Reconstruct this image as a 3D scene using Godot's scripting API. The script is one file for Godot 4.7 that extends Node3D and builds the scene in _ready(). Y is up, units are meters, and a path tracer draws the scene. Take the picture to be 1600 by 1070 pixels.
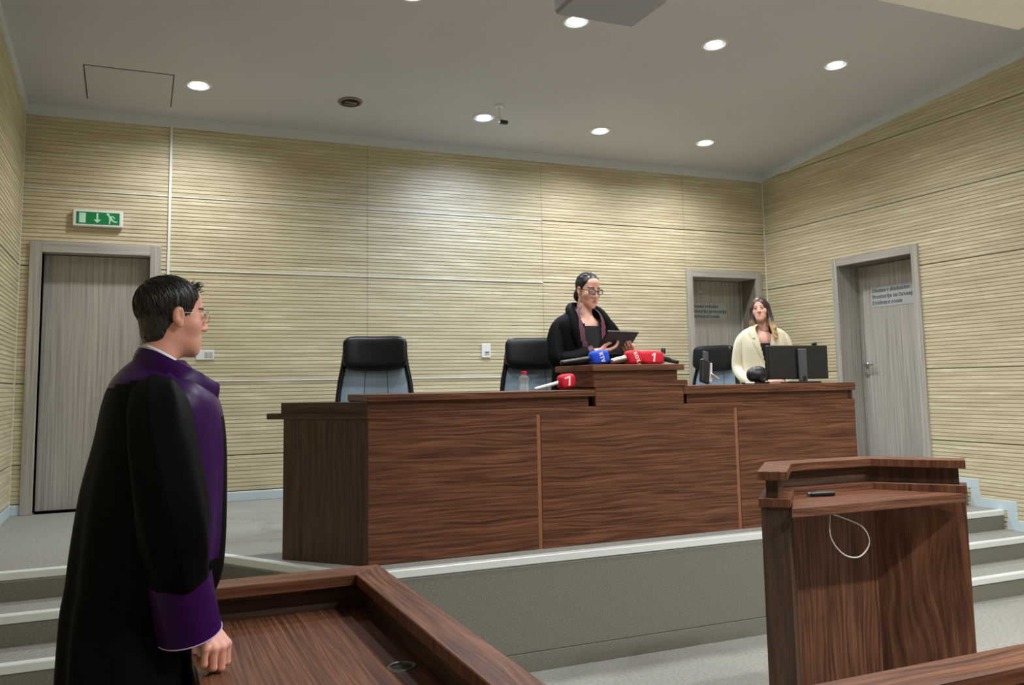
extends Node3D

# ---------------------------------------------------------------- room measures (metres)
const P := 0.593            # height of the judges' platform
const ZB := -7.669          # back wall
const XL := -0.865          # left wall
const XR := 6.417           # right wall
const ZF := 3.6             # wall behind the camera
const SLOPE := 0.095        # the ceiling rises away from the back wall
const CB := 3.80            # ceiling height at the back wall
const ROWS := [-0.264, 0.353, 0.970, 1.587, 2.507, 3.127, 3.744, 4.361, 4.978]
const PITCH := 0.0325

var M := {}
var used := {}
var rng := RandomNumberGenerator.new()

func ceil_y(z: float) -> float:
	return CB + SLOPE * (z - ZB)

# ---------------------------------------------------------------- mesh builder
class MB:
	var v := PackedVector3Array()
	var n := PackedVector3Array()
	var t := PackedVector2Array()
	var c := PackedColorArray()
	var ix := PackedInt32Array()
	func vert(p: Vector3, nn := Vector3.ZERO, uv := Vector2.ZERO, col := Color.WHITE) -> int:
		v.append(p); n.append(nn); t.append(uv); c.append(col)
		return v.size() - 1
	func tri(a: int, b: int, d: int) -> void:
		ix.append(a); ix.append(b); ix.append(d)
	func quad(a: int, b: int, d: int, e: int) -> void:
		tri(a, b, d); tri(a, d, e)
	# flat triangle / quad that faces along nn (clockwise seen from the front)
	func ftri(a: Vector3, b: Vector3, d: Vector3, nn: Vector3, col := Color.WHITE) -> void:
		var g := (d - a).cross(b - a)
		if g.length_squared() < 1e-16:
			return
		g = g.normalized()
		var flip := g.dot(nn) < 0.0
		if flip:
			g = -g
		var i := vert(a, g, Vector2.ZERO, col)
		var j := vert(b, g, Vector2.ZERO, col)
		var k := vert(d, g, Vector2.ZERO, col)
		if flip:
			tri(i, k, j)
		else:
			tri(i, j, k)
	func fquad(a: Vector3, b: Vector3, d: Vector3, e: Vector3, nn: Vector3, uvs := [], col := Color.WHITE) -> void:
		var g := (d - a).cross(b - a)
		if g.length_squared() < 1e-16:
			g = (e - a).cross(d - a)
		if g.length_squared() < 1e-16:
			return
		g = g.normalized()
		var flip := g.dot(nn) < 0.0
		if flip:
			g = -g
		var i := vert(a, g, uvs[0] if uvs else Vector2.ZERO, col)
		var j := vert(b, g, uvs[1] if uvs else Vector2.ZERO, col)
		var k := vert(d, g, uvs[2] if uvs else Vector2.ZERO, col)
		var l := vert(e, g, uvs[3] if uvs else Vector2.ZERO, col)
		if flip:
			quad(i, l, k, j)
		else:
			quad(i, j, k, l)
	func smooth() -> void:
		var acc := PackedVector3Array()
		acc.resize(v.size())
		for q in range(0, ix.size(), 3):
			var g := (v[ix[q + 2]] - v[ix[q]]).cross(v[ix[q + 1]] - v[ix[q]])
			for w in 3:
				acc[ix[q + w]] += g
		for q in v.size():
			if n[q] == Vector3.ZERO:
				n[q] = acc[q].normalized() if acc[q].length_squared() > 1e-20 else Vector3.UP
	func mesh() -> ArrayMesh:
		smooth()
		var a := []
		a.resize(Mesh.ARRAY_MAX)
		a[Mesh.ARRAY_VERTEX] = v
		a[Mesh.ARRAY_NORMAL] = n
		a[Mesh.ARRAY_TEX_UV] = t
		a[Mesh.ARRAY_COLOR] = c
		a[Mesh.ARRAY_INDEX] = ix
		var m := ArrayMesh.new()
		m.add_surface_from_arrays(Mesh.PRIMITIVE_TRIANGLES, a)
		return m

# ---------------------------------------------------------------- naming and tagging
func numbered(called: String) -> String:
	if not used.has(called):
		used[called] = 0
		return called
	used[called] += 1
	return "%s_%03d" % [called, used[called]]

func tag(o: Node3D, label: String, category := "", group := "", kind := "") -> Node3D:
	if label: o.set_meta("label", label)
	if category: o.set_meta("category", category)
	if group: o.set_meta("group", group)
	if kind: o.set_meta("kind", kind)
	return o

func thing(called: String, label: String, category: String, at := Vector3.ZERO, group := "", kind := "") -> Node3D:
	var o := Node3D.new()
	o.name = numbered(called)
	add_child(o)
	o.position = at
	return tag(o, label, category, group, kind)

func struct(called: String, at := Vector3.ZERO) -> Node3D:
	var o := Node3D.new()
	o.name = called
	add_child(o)
	o.position = at
	o.set_meta("kind", "structure")
	return o

func part(mb: MB, called: String, mat: Material, parent: Node) -> MeshInstance3D:
	return inst(mb.mesh(), called, mat, parent)

func inst(mesh: Mesh, called: String, mat: Material, parent: Node) -> MeshInstance3D:
	var o := MeshInstance3D.new()
	o.mesh = mesh
	o.name = numbered(called) if parent == self else called
	o.material_override = mat
	parent.add_child(o, true)
	return o

# ---------------------------------------------------------------- shapes
func box(mb: MB, c: Vector3, s: Vector3, b := 0.002, B := Basis.IDENTITY, col := Color.WHITE) -> MB:
	var h := s * 0.5
	b = minf(b, minf(h.x, minf(h.y, h.z)) * 0.95)
	for ax in 3:
		for sg in [-1.0, 1.0]:
			var u := (ax + 1) % 3
			var w := (ax + 2) % 3
			var nn := Vector3.ZERO
			nn[ax] = sg
			var q := []
			for e in [[-1, -1], [1, -1], [1, 1], [-1, 1]]:
				var p := Vector3.ZERO
				p[ax] = sg * h[ax]
				p[u] = e[0] * (h[u] - b)
				p[w] = e[1] * (h[w] - b)
				q.append(c + B * p)
			mb.fquad(q[0], q[1], q[2], q[3], B * nn, [], col)
	if b <= 0.0:
		return mb
	for ax in 3:
		var u := (ax + 1) % 3
		var w := (ax + 2) % 3
		for su in [-1.0, 1.0]:
			for sw in [-1.0, 1.0]:
				var q := []
				for e in [[-1, 0], [1, 0], [1, 1], [-1, 1]]:
					var p := Vector3.ZERO
					p[ax] = e[0] * (h[ax] - b)
					p[u] = su * (h[u] - (b if e[1] == 1 else 0.0))
					p[w] = sw * (h[w] - (0.0 if e[1] == 1 else b))
					q.append(c + B * p)
				var nn := Vector3.ZERO
				nn[u] = su
				nn[w] = sw
				mb.fquad(q[0], q[1], q[2], q[3], B * nn, [], col)
	for sx in [-1.0, 1.0]:
		for sy in [-1.0, 1.0]:
			for sz in [-1.0, 1.0]:
				var sg := Vector3(sx, sy, sz)
				mb.ftri(c + B * (sg * Vector3(h.x, h.y - b, h.z - b)), c + B * (sg * Vector3(h.x - b, h.y, h.z - b)), c + B * (sg * Vector3(h.x - b, h.y - b, h.z)), B * sg, col)
	return mb

func bx(lo: Vector3, hi: Vector3, b := 0.002) -> MB:
	return box(MB.new(), (lo + hi) * 0.5, hi - lo, b)

func addbx(mb: MB, lo: Vector3, hi: Vector3, b := 0.002) -> MB:
	return box(mb, (lo + hi) * 0.5, hi - lo, b)

# upright prism over a polygon of (x, z) points, its long edges chamfered
func prism(mb: MB, poly: Array, y0: float, y1: float, b := 0.003) -> MB:
	var area := 0.0
	var nn := poly.size()
	for i in nn:
		var p: Vector2 = poly[i]
		var q: Vector2 = poly[(i + 1) % nn]
		area += p.x * q.y - q.x * p.y
	var sg := 1.0 if area > 0.0 else -1.0
	var ins := []
	var outn := []
	for i in nn:
		var p0: Vector2 = poly[(i + nn - 1) % nn]
		var p1: Vector2 = poly[i]
		var p2: Vector2 = poly[(i + 1) % nn]
		var n1 := (p1 - p0).normalized()
		n1 = Vector2(n1.y, -n1.x) * sg
		var n2 := (p2 - p1).normalized()
		n2 = Vector2(n2.y, -n2.x) * sg
		var m := n1 + n2
		m = m / maxf(0.2, m.dot(n1))
		ins.append(p1 - m * b)
		outn.append(n2)
	var ring := func(src: Array, y: float) -> Array:
		var r := []
		for p in src:
			r.append(Vector3(p.x, y, p.y))
		return r
	var r0: Array = ring.call(ins, y0)
	var r1: Array = ring.call(poly, y0 + b)
	var r2: Array = ring.call(poly, y1 - b)
	var r3: Array = ring.call(ins, y1)
	for i in nn:
		var j := (i + 1) % nn
		var o := Vector3(outn[i].x, 0, outn[i].y)
		mb.fquad(r1[i], r1[j], r2[j], r2[i], o)
		if b > 0.0:
			mb.fquad(r0[i], r0[j], r1[j], r1[i], o + Vector3.DOWN)
			mb.fquad(r2[i], r2[j], r3[j], r3[i], o + Vector3.UP)
	var flat := PackedVector2Array(ins)
	var tr := Geometry2D.triangulate_polygon(flat)
	for i in range(0, tr.size(), 3):
		mb.ftri(r0[tr[i]], r0[tr[i + 1]], r0[tr[i + 2]], Vector3.DOWN)
		mb.ftri(r3[tr[i]], r3[tr[i + 1]], r3[tr[i + 2]], Vector3.UP)
	return mb

# tube along points with radii; flat squeezes it along `up`
func tube(mb: MB, pts: Array, rad: Array, seg := 10, flat := 1.0, up := Vector3.UP, caps := true, col := Color.WHITE) -> MB:
	var rings := []
	var m := pts.size()
	for i in m:
		var d: Vector3 = (pts[mini(i + 1, m - 1)] - pts[maxi(i - 1, 0)]).normalized()
		var s := d.cross(up)
		if s.length() < 1e-3:
			s = d.cross(Vector3.RIGHT)
		s = s.normalized()
		var w := s.cross(d).normalized()
		var r := []
		for k in seg:
			var a := TAU * k / seg
			r.append(mb.vert(pts[i] + (s * cos(a) + w * sin(a) * flat) * rad[mini(i, rad.size() - 1)], Vector3.ZERO, Vector2.ZERO, col))
		rings.append(r)
	for i in m - 1:
		for k in seg:
			var l := (k + 1) % seg
			mb.quad(rings[i][k], rings[i][l], rings[i + 1][l], rings[i + 1][k])
	if caps:
		var a0 := mb.vert(pts[0], Vector3.ZERO, Vector2.ZERO, col)
		var a1 := mb.vert(pts[m - 1], Vector3.ZERO, Vector2.ZERO, col)
		for k in seg:
			var l := (k + 1) % seg
			mb.tri(a0, rings[0][l], rings[0][k])
			mb.tri(a1, rings[m - 1][k], rings[m - 1][l])
	return mb

# solid of revolution about an axis through c; prof = [[radius, height], ...] bottom to top
func lathe(mb: MB, c: Vector3, prof: Array, seg := 24, B := Basis.IDENTITY, col := Color.WHITE) -> MB:
	for i in prof.size() - 1:
		var r0: Array = prof[i]
		var r1: Array = prof[i + 1]
		var dn := Vector2(r1[1] - r0[1], -(r1[0] - r0[0])).normalized()
		var q0 := []
		var q1 := []
		for k in seg + 1:
			var a := TAU * k / seg
			var d := Vector3(cos(a), 0, sin(a))
			var nn := B * (d * dn.x + Vector3.UP * dn.y)
			q0.append(mb.vert(c + B * (d * r0[0] + Vector3.UP * r0[1]), nn, Vector2.ZERO, col))
			q1.append(mb.vert(c + B * (d * r1[0] + Vector3.UP * r1[1]), nn, Vector2.ZERO, col))
		for k in seg:
			mb.quad(q0[k], q0[k + 1], q1[k + 1], q1[k])
	return mb

func ball(mb: MB, c: Vector3, r: Vector3, B := Basis.IDENTITY, seg := 14, col := Color.WHITE) -> MB:
	var rows := []
	for i in seg / 2 + 1:
		var p := PI * i / (seg / 2)
		var row := []
		for k in seg + 1:
			var a := TAU * k / seg
			var d := Vector3(sin(p) * cos(a), -cos(p), sin(p) * sin(a))
			row.append(mb.vert(c + B * (d * r), (B * (d / r)).normalized(), Vector2.ZERO, col))
		rows.append(row)
	for i in rows.size() - 1:
		for k in seg:
			mb.quad(rows[i][k], rows[i][k + 1], rows[i + 1][k + 1], rows[i + 1][k])
	return mb

# rounded cushion: a box swollen towards a superellipsoid
func cushion(mb: MB, c: Vector3, s: Vector3, e: float, B := Basis.IDENTITY, bend := 0.0, seg := 24) -> MB:
	var rows := []
	var hs := s * 0.5
	for i in seg / 2 + 1:
		var p := -PI / 2 + PI * i / (seg / 2)
		var row := []
		for k in seg:
			var a := TAU * k / seg
			var cp := signf(cos(p)) * pow(absf(cos(p)), e)
			var d := Vector3(cp * signf(cos(a)) * pow(absf(cos(a)), e), signf(sin(p)) * pow(absf(sin(p)), e), cp * signf(sin(a)) * pow(absf(sin(a)), e))
			var q := d * hs
			q.z += bend * d.x * d.x
			row.append(mb.vert(c + B * q))
		rows.append(row)
	for i in rows.size() - 1:
		for k in seg:
			var l := (k + 1) % seg
			mb.quad(rows[i][k], rows[i][l], rows[i + 1][l], rows[i + 1][k])
	return mb

# ---------------------------------------------------------------- distance-field bodies (surface nets)
func cap(a: Vector3, b: Vector3, ra: float, rb: float, k := 0.02) -> Array:
	return [0, a, b, ra, rb, k]
func ell(c: Vector3, r: Vector3, k := 0.02) -> Array:
	return [1, c, r, 0.0, 0.0, k]
func cutc(a: Vector3, b: Vector3, ra: float, rb: float, k := 0.006) -> Array:
	return [2, a, b, ra, rb, k]
func cute(c: Vector3, r: Vector3, k := 0.006) -> Array:
	return [3, c, r, 0.0, 0.0, k]

func nets(mb: MB, prims: Array, cell: float, xf := Transform3D.IDENTITY, paint = null, rough = null) -> MB:
	var lo := Vector3.ONE * 1e9
	var hi := -lo
	for p in prims:
		if p[0] >= 2:
			continue
		if p[0] == 0:
			var r := maxf(p[3], p[4])
			lo = lo.min(p[1] - Vector3.ONE * r).min(p[2] - Vector3.ONE * r)
			hi = hi.max(p[1] + Vector3.ONE * r).max(p[2] + Vector3.ONE * r)
		else:
			lo = lo.min(p[1] - p[2])
			hi = hi.max(p[1] + p[2])
	lo -= Vector3.ONE * cell * 3.0
	hi += Vector3.ONE * cell * 3.0
	var nx := int((hi.x - lo.x) / cell) + 2
	var ny := int((hi.y - lo.y) / cell) + 2
	var nz := int((hi.z - lo.z) / cell) + 2
	var f := PackedFloat32Array()
	f.resize(nx * ny * nz)
	f.fill(1.0)
	for p in prims:
		var k: float = p[5]
		var mg := k + cell * 2.5
		var a: Vector3 = p[1]
		var b: Vector3 = p[2]
		var is_cap: bool = p[0] == 0 or p[0] == 2
		var ra: float = p[3]
		var rb: float = p[4]
		var plo: Vector3
		var phi: Vector3
		if is_cap:
			var r := maxf(ra, rb) + mg
			plo = a.min(b) - Vector3.ONE * r
			phi = a.max(b) + Vector3.ONE * r
		else:
			plo = a - b - Vector3.ONE * mg
			phi = a + b + Vector3.ONE * mg
		var i0 := maxi(0, int((plo.x - lo.x) / cell))
		var i1 := mini(nx - 1, int((phi.x - lo.x) / cell) + 1)
		var j0 := maxi(0, int((plo.y - lo.y) / cell))
		var j1 := mini(ny - 1, int((phi.y - lo.y) / cell) + 1)
		var k0 := maxi(0, int((plo.z - lo.z) / cell))
		var k1 := mini(nz - 1, int((phi.z - lo.z) / cell) + 1)
		var ab := b - a
		var l2 := maxf(ab.length_squared(), 1e-9)
		var sub: bool = p[0] >= 2
		var ib := Vector3(1.0 / b.x, 1.0 / b.y, 1.0 / b.z) if not is_cap else Vector3.ZERO
		for i in range(i0, i1 + 1):
			for j in range(j0, j1 + 1):
				var base := (i * ny + j) * nz
				var q := Vector3(lo.x + i * cell, lo.y + j * cell, lo.z)
				for kk in range(k0, k1 + 1):
					q.z = lo.z + kk * cell
					var d: float
					if is_cap:
						var w := q - a
						var h := clampf(w.dot(ab) / l2, 0.0, 1.0)
						d = (w - ab * h).length() - lerpf(ra, rb, h)
					else:
						var w := (q - a) * ib
						var m0 := w.length()
						d = m0 * (m0 - 1.0) / maxf((w * ib).length(), 1e-6)
					var e := f[base + kk]
					if sub:
						d = -d
						var h2 := maxf(k - absf(e - d), 0.0) / k
						f[base + kk] = maxf(e, d) + h2 * h2 * k * 0.25
					else:
						var h2 := maxf(k - absf(e - d), 0.0) / k
						f[base + kk] = minf(e, d) - h2 * h2 * k * 0.25
	if rough != null:
		for i in nx:
			for j in ny:
				var base := (i * ny + j) * nz
				for kk in nz:
					if absf(f[base + kk]) < cell * 3.0:
						f[base + kk] += rough.call(lo + Vector3(i, j, kk) * cell)
	var sx := ny * nz
	var sy := nz
	var offs := [0, 1, sy, sy + 1, sx, sx + 1, sx + sy, sx + sy + 1]
	var cors := [Vector3(0, 0, 0), Vector3(0, 0, 1), Vector3(0, 1, 0), Vector3(0, 1, 1), Vector3(1, 0, 0), Vector3(1, 0, 1), Vector3(1, 1, 0), Vector3(1, 1, 1)]
	var edges := [[0, 1], [2, 3], [4, 5], [6, 7], [0, 2], [1, 3], [4, 6], [5, 7], [0, 4], [1, 5], [2, 6], [3, 7]]
	var at := {}
	var lim := cell * 1.9
	for i in nx - 1:
		for j in ny - 1:
			var base := i * sx + j * sy
			for kk in nz - 1:
				var id := base + kk
				if absf(f[id]) > lim:
					continue
				var neg := 0
				for o in offs:
					if f[id + o] < 0.0:
						neg += 1
				if neg == 0 or neg == 8:
					continue
				var s := Vector3.ZERO
				var cnt := 0
				for e in edges:
					var u := f[id + offs[e[0]]]
					var w := f[id + offs[e[1]]]
					if (u < 0.0) != (w < 0.0):
						s += (cors[e[0]] as Vector3).lerp(cors[e[1]], u / (u - w))
						cnt += 1
				s /= cnt
				var gr := Vector3(f[id + sx] - f[id] + f[id + sx + sy + 1] - f[id + sy + 1], f[id + sy] - f[id] + f[id + sx + sy + 1] - f[id + sx + 1], f[id + 1] - f[id] + f[id + sx + sy + 1] - f[id + sx + sy])
				var lp := lo + (Vector3(i, j, kk) + s) * cell
				at[id] = mb.vert(xf * lp, (xf.basis * gr).normalized(), Vector2.ZERO, paint.call(lp) if paint != null else Color.WHITE)
	for id in at.keys():
		var inside := f[id] < 0.0
		# edges along x, y, z that start in this cell's first corner
		for ax in 3:
			var step: int = [sx, sy, 1][ax]
			if (f[id + step] < 0.0) == inside:
				continue
			var u: int = [sy, 1, sx][ax]
			var w: int = [1, sx, sy][ax]
			if not (at.has(id - u) and at.has(id - w) and at.has(id - u - w)):
				continue
			if inside:
				mb.quad(at[id], at[id - w], at[id - u - w], at[id - u])
			else:
				mb.quad(at[id], at[id - u], at[id - u - w], at[id - w])
	return mb

# ---------------------------------------------------------------- textures and materials
func streaks(w: int, h: int, sd: int, ramp: Gradient, fu: float, fv: float, warp: float, fine: float) -> Image:
	var a := FastNoiseLite.new()
	a.seed = sd; a.noise_type = FastNoiseLite.TYPE_SIMPLEX_SMOOTH; a.frequency = 1.0; a.fractal_type = FastNoiseLite.FRACTAL_FBM; a.fractal_octaves = 3
	var b := FastNoiseLite.new()
	b.seed = sd + 7; b.noise_type = FastNoiseLite.TYPE_SIMPLEX_SMOOTH; b.frequency = 1.0; b.fractal_type = FastNoiseLite.FRACTAL_FBM; b.fractal_octaves = 2
	var im := Image.create(w, h, false, Image.FORMAT_RGB8)
	for y in h:
		var vv := float(y) / h
		for x in w:
			var uu := float(x) / w
			# blend two copies so that the picture wraps round
			var s := 0.0
			var wu := clampf((uu - 0.85) / 0.15, 0.0, 1.0)
			for side in 2:
				var k := wu if side == 1 else 1.0 - wu
				if k <= 0.0:
					continue
				var u2 := uu - side
				var dv := b.get_noise_2d(u2 * fu * 0.8, vv * fv * 0.12) * warp
				var g := a.get_noise_2d(u2 * fu, (vv + dv) * fv) + fine * b.get_noise_2d(u2 * fu * 3.0 + 50.0, (vv + dv) * fv * 5.0)
				s += k * g
			im.set_pixel(x, y, ramp.sample(clampf(0.5 + 0.62 * s, 0.0, 1.0)))
	return im

func grad(stops: Array) -> Gradient:
	var g := Gradient.new()
	var o := PackedFloat32Array()
	var c := PackedColorArray()
	for s in stops:
		o.append(s[0])
		c.append(Color8(s[1], s[2], s[3]))
	g.offsets = o
	g.colors = c
	return g

func turned(im: Image) -> Image:
	var r := im.duplicate() as Image
	r.rotate_90(CLOCKWISE)
	return r

func plain(r: int, g: int, b: int, rough := 0.7, metal := 0.0) -> StandardMaterial3D:
	var m := StandardMaterial3D.new()
	m.albedo_color = Color8(r, g, b)
	m.roughness = rough
	m.metallic = metal
	return m

func tri_mat(im: Image, sc: Vector3, rough: float, off := Vector3.ZERO, world := true) -> StandardMaterial3D:
	var m := StandardMaterial3D.new()
	m.albedo_texture = ImageTexture.create_from_image(im)
	m.uv1_triplanar = true
	m.uv1_world_triplanar = world
	m.uv1_triplanar_sharpness = 8.0
	m.uv1_scale = sc
	m.uv1_offset = off
	m.roughness = rough
	return m

func noise_mat(r: int, g: int, b: int, amount: float, freq: float, sc: float, rough: float, bump := 0.0) -> StandardMaterial3D:
	var n := FastNoiseLite.new()
	n.seed = 11
	n.frequency = freq
	n.fractal_octaves = 4
	var im := n.get_seamless_image(512, 512)
	var o := Image.create(512, 512, false, Image.FORMAT_RGB8)
	for y in 512:
		for x in 512:
			var k := 1.0 + amount * (im.get_pixel(x, y).r - 0.5) * 2.0
			o.set_pixel(x, y, Color(r / 255.0 * k, g / 255.0 * k, b / 255.0 * k))
	var m := tri_mat(o, Vector3.ONE * sc, rough)
	if bump > 0.0:
		var bm := im.duplicate() as Image
		bm.convert(Image.FORMAT_RGBA8)
		bm.bump_map_to_normal_map(bump)
		m.normal_enabled = true
		m.normal_texture = ImageTexture.create_from_image(bm)
	return m

func vcol(rough: float) -> StandardMaterial3D:
	var m := StandardMaterial3D.new()
	m.vertex_color_use_as_albedo = true
	m.roughness = rough
	return m

func lin(r: int, g: int, b: int) -> Color:
	return Color8(r, g, b).srgb_to_linear()

func make_materials() -> void:
	var walnut := streaks(1024, 512, 3, grad([[0.0, 58, 35, 26], [0.25, 82, 51, 37], [0.5, 101, 64, 47], [0.75, 116, 75, 55], [1.0, 136, 92, 67]]), 1.7, 36.0, 0.03, 0.6)
	M.wal_h = tri_mat(walnut, Vector3(0.7, 1.4, 1.4), 0.42)
	M.wal_h2 = tri_mat(walnut, Vector3(0.8, 1.5, 1.5), 0.42, Vector3(0.37, 0.61, 0.13))
	M.wal_v = tri_mat(turned(walnut), Vector3(1.5, 0.7, 0.7), 0.42, Vector3(0.2, 0.1, 0.3))
	M.wal_v2 = tri_mat(turned(walnut), Vector3(1.3, 0.8, 0.8), 0.42, Vector3(0.63, 0.4, 0.71))
	M.wal_table = tri_mat(turned(walnut), Vector3(2.3, 0.7, 0.55), 0.42, Vector3(0.2, 0.1, 0.3))
	M.wal_table.metallic_specular = 0.32
	var dark := streaks(512, 512, 9, grad([[0.0, 58, 44, 36], [0.5, 80, 62, 50], [1.0, 100, 79, 64]]), 1.5, 22.0, 0.04, 0.4)  # same walnut, darkened: shade of slanted ends and rim boards put into the colour
	M.wal_shade_v = tri_mat(turned(dark), Vector3(1.6, 0.7, 1.6), 0.5)
	M.wal_shade_h = tri_mat(dark, Vector3(0.8, 1.6, 1.6), 0.5)
	for k in ["wal_h", "wal_h2", "wal_v", "wal_v2", "wal_shade_v", "wal_shade_h"]:
		M[k].metallic_specular = 0.32
	M.strip_wood = plain(140, 92, 62, 0.45)
	var ash := streaks(1024, 256, 21, grad([[0.0, 185, 172, 142], [0.3, 197, 185, 154], [0.55, 204, 193, 162], [0.8, 213, 203, 174], [1.0, 236, 229, 206]]), 2.2, 30.0, 0.004, 0.35)
	M.slat = StandardMaterial3D.new()
	M.slat.albedo_texture = ImageTexture.create_from_image(ash)
	M.slat.roughness = 0.55
	var grey := streaks(1024, 256, 33, grad([[0.0, 144, 139, 131], [0.4, 168, 163, 154], [0.7, 180, 175, 167], [1.0, 194, 189, 180]]), 1.4, 26.0, 0.02, 0.5)
	M.door = tri_mat(turned(grey), Vector3(2.2, 0.5, 2.2), 0.5)
	M.door_h = tri_mat(grey, Vector3(0.5, 2.2, 0.5), 0.5)
	M.carpet = noise_mat(146, 145, 137, 0.10, 0.035, 2.2, 0.95, 1.2)
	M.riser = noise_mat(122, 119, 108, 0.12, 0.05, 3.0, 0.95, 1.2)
	M.ceiling = noise_mat(198, 198, 200, 0.015, 0.004, 0.3, 0.9)
	M.hatch = noise_mat(193, 193, 194, 0.015, 0.004, 0.3, 0.9)
	M.gap = plain(45, 43, 40, 0.9)
	M.wall_core = plain(120, 112, 96, 0.9)
	M.wall_plain = plain(196, 188, 168, 0.9)
	M.crown = plain(212, 218, 220, 0.6)
	M.base = plain(192, 208, 214, 0.5)
	M.alu = plain(226, 230, 226, 0.4, 0.1)
	M.white = plain(226, 226, 220, 0.5)
	M.soffit = plain(240, 234, 228, 0.8)
	M.chrome = plain(205, 205, 205, 0.18, 1.0)
	M.steel = plain(165, 165, 160, 0.3, 0.9)
	M.black_plastic = plain(26, 27, 30, 0.4)
	M.grey_plastic = plain(78, 80, 84, 0.45)
	M.pj = plain(158, 160, 165, 0.5)
	M.leather = plain(12, 15, 19, 0.36)
	M.leather.metallic_specular = 0.4
	M.leather_slate = plain(128, 148, 164, 0.40)
	M.seam = plain(40, 46, 52, 0.6)
	M.robe = plain(7, 8, 9, 0.66)
	M.robe.rim_enabled = true
	M.robe.rim = 0.05
	M.robe.metallic_specular = 0.2
	M.satin = plain(48, 12, 70, 0.34)
	M.satin.metallic_specular = 0.26
	M.satin.rim_enabled = true
	M.satin.rim = 0.12
	M.burgundy = plain(86, 34, 56, 0.6)
	M.shirt = plain(222, 222, 228, 0.8)
	M.cream = plain(228, 220, 192, 0.8)
	M.cream_dark = plain(220, 211, 180, 0.8)
	M.black_cloth = plain(16, 16, 18, 0.9)
	M.skin = vcol(0.5)
	M.skin.subsurf_scatter_enabled = true
	M.skin.subsurf_scatter_strength = 0.12
	M.hair = vcol(0.4)
	M.eye = vcol(0.15)
	M.red = plain(214, 18, 46, 0.7)
	M.blue = plain(18, 72, 214, 0.7)
	M.teal = plain(70, 176, 176, 0.7)
	M.print_white = plain(240, 238, 234, 0.7)
	M.paper = plain(176, 180, 180, 0.8)
	M.ink = plain(34, 36, 40, 0.8)
	M.sign_green = plain(0, 122, 66, 0.5)
	M.sign_pale = plain(190, 232, 206, 0.5)
	M.glass = StandardMaterial3D.new()
	M.glass.albedo_color = Color(0.93, 0.96, 0.97, 0.12)
	M.glass.transparency = BaseMaterial3D.TRANSPARENCY_ALPHA
	M.glass.roughness = 0.05
	M.lamp = plain(255, 255, 255, 0.4)
	M.lamp.emission_enabled = true
	M.lamp.emission = Color(0.95, 0.98, 1.0)
	M.lamp.emission_energy_multiplier = 5.0
	M.reflector = plain(225, 230, 232, 0.25, 0.6)
	M.reflector.emission_enabled = true
	M.reflector.emission = Color(0.9, 0.96, 1.0)
	M.reflector.emission_energy_multiplier = 0.3
	M.lamp_blue = M.lamp.duplicate()
	M.lamp_blue.emission = Color(0.82, 0.9, 1.0)
	M.reflector_blue = M.reflector.duplicate()
	M.reflector_blue.emission = Color(0.62, 0.76, 1.0)
	M.lamp_off = plain(120, 112, 100, 0.4)

# ---------------------------------------------------------------- the start
func _ready() -> void:
	rng.seed = 4711
	# camera
	var cam := Camera3D.new()
	cam.name = "camera"
	add_child(cam)
	cam.position = Vector3(0, 1.5146, 0)
	cam.rotation_order = EULER_ORDER_YXZ
	cam.rotation_degrees = Vector3(5.9998, -23.4497, -1.0236)
	cam.projection = Camera3D.PROJECTION_FRUSTUM
	cam.near = 0.05
	cam.far = 60.0
	cam.size = 1070.0 / 1355.54 * 0.05
	cam.frustum_offset = Vector2(0, -(535.0 - 458.33) / 1355.54 * 0.05)
	cam.current = true
	# environment: a closed room, all light comes from its lamps
	var we := WorldEnvironment.new()
	we.name = "environment"
	var env := Environment.new()
	env.background_mode = Environment.BG_COLOR
	env.background_color = Color(0.0, 0.0, 0.0)
	env.ambient_light_source = Environment.AMBIENT_SOURCE_DISABLED
	env.tonemap_mode = Environment.TONE_MAPPER_LINEAR
	env.tonemap_exposure = 1.0
	env.sdfgi_enabled = true
	env.ssao_enabled = true
	env.ssil_enabled = true
	we.environment = env
	add_child(we)
	make_materials()
	build_lamps(2.95)
	build_shell()
	build_platform()
	build_doors()
	build_bench()
	build_table()
	build_lectern()
	build_chairs()
	build_desk_things()
	build_wall_things()
	build_people()

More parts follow.
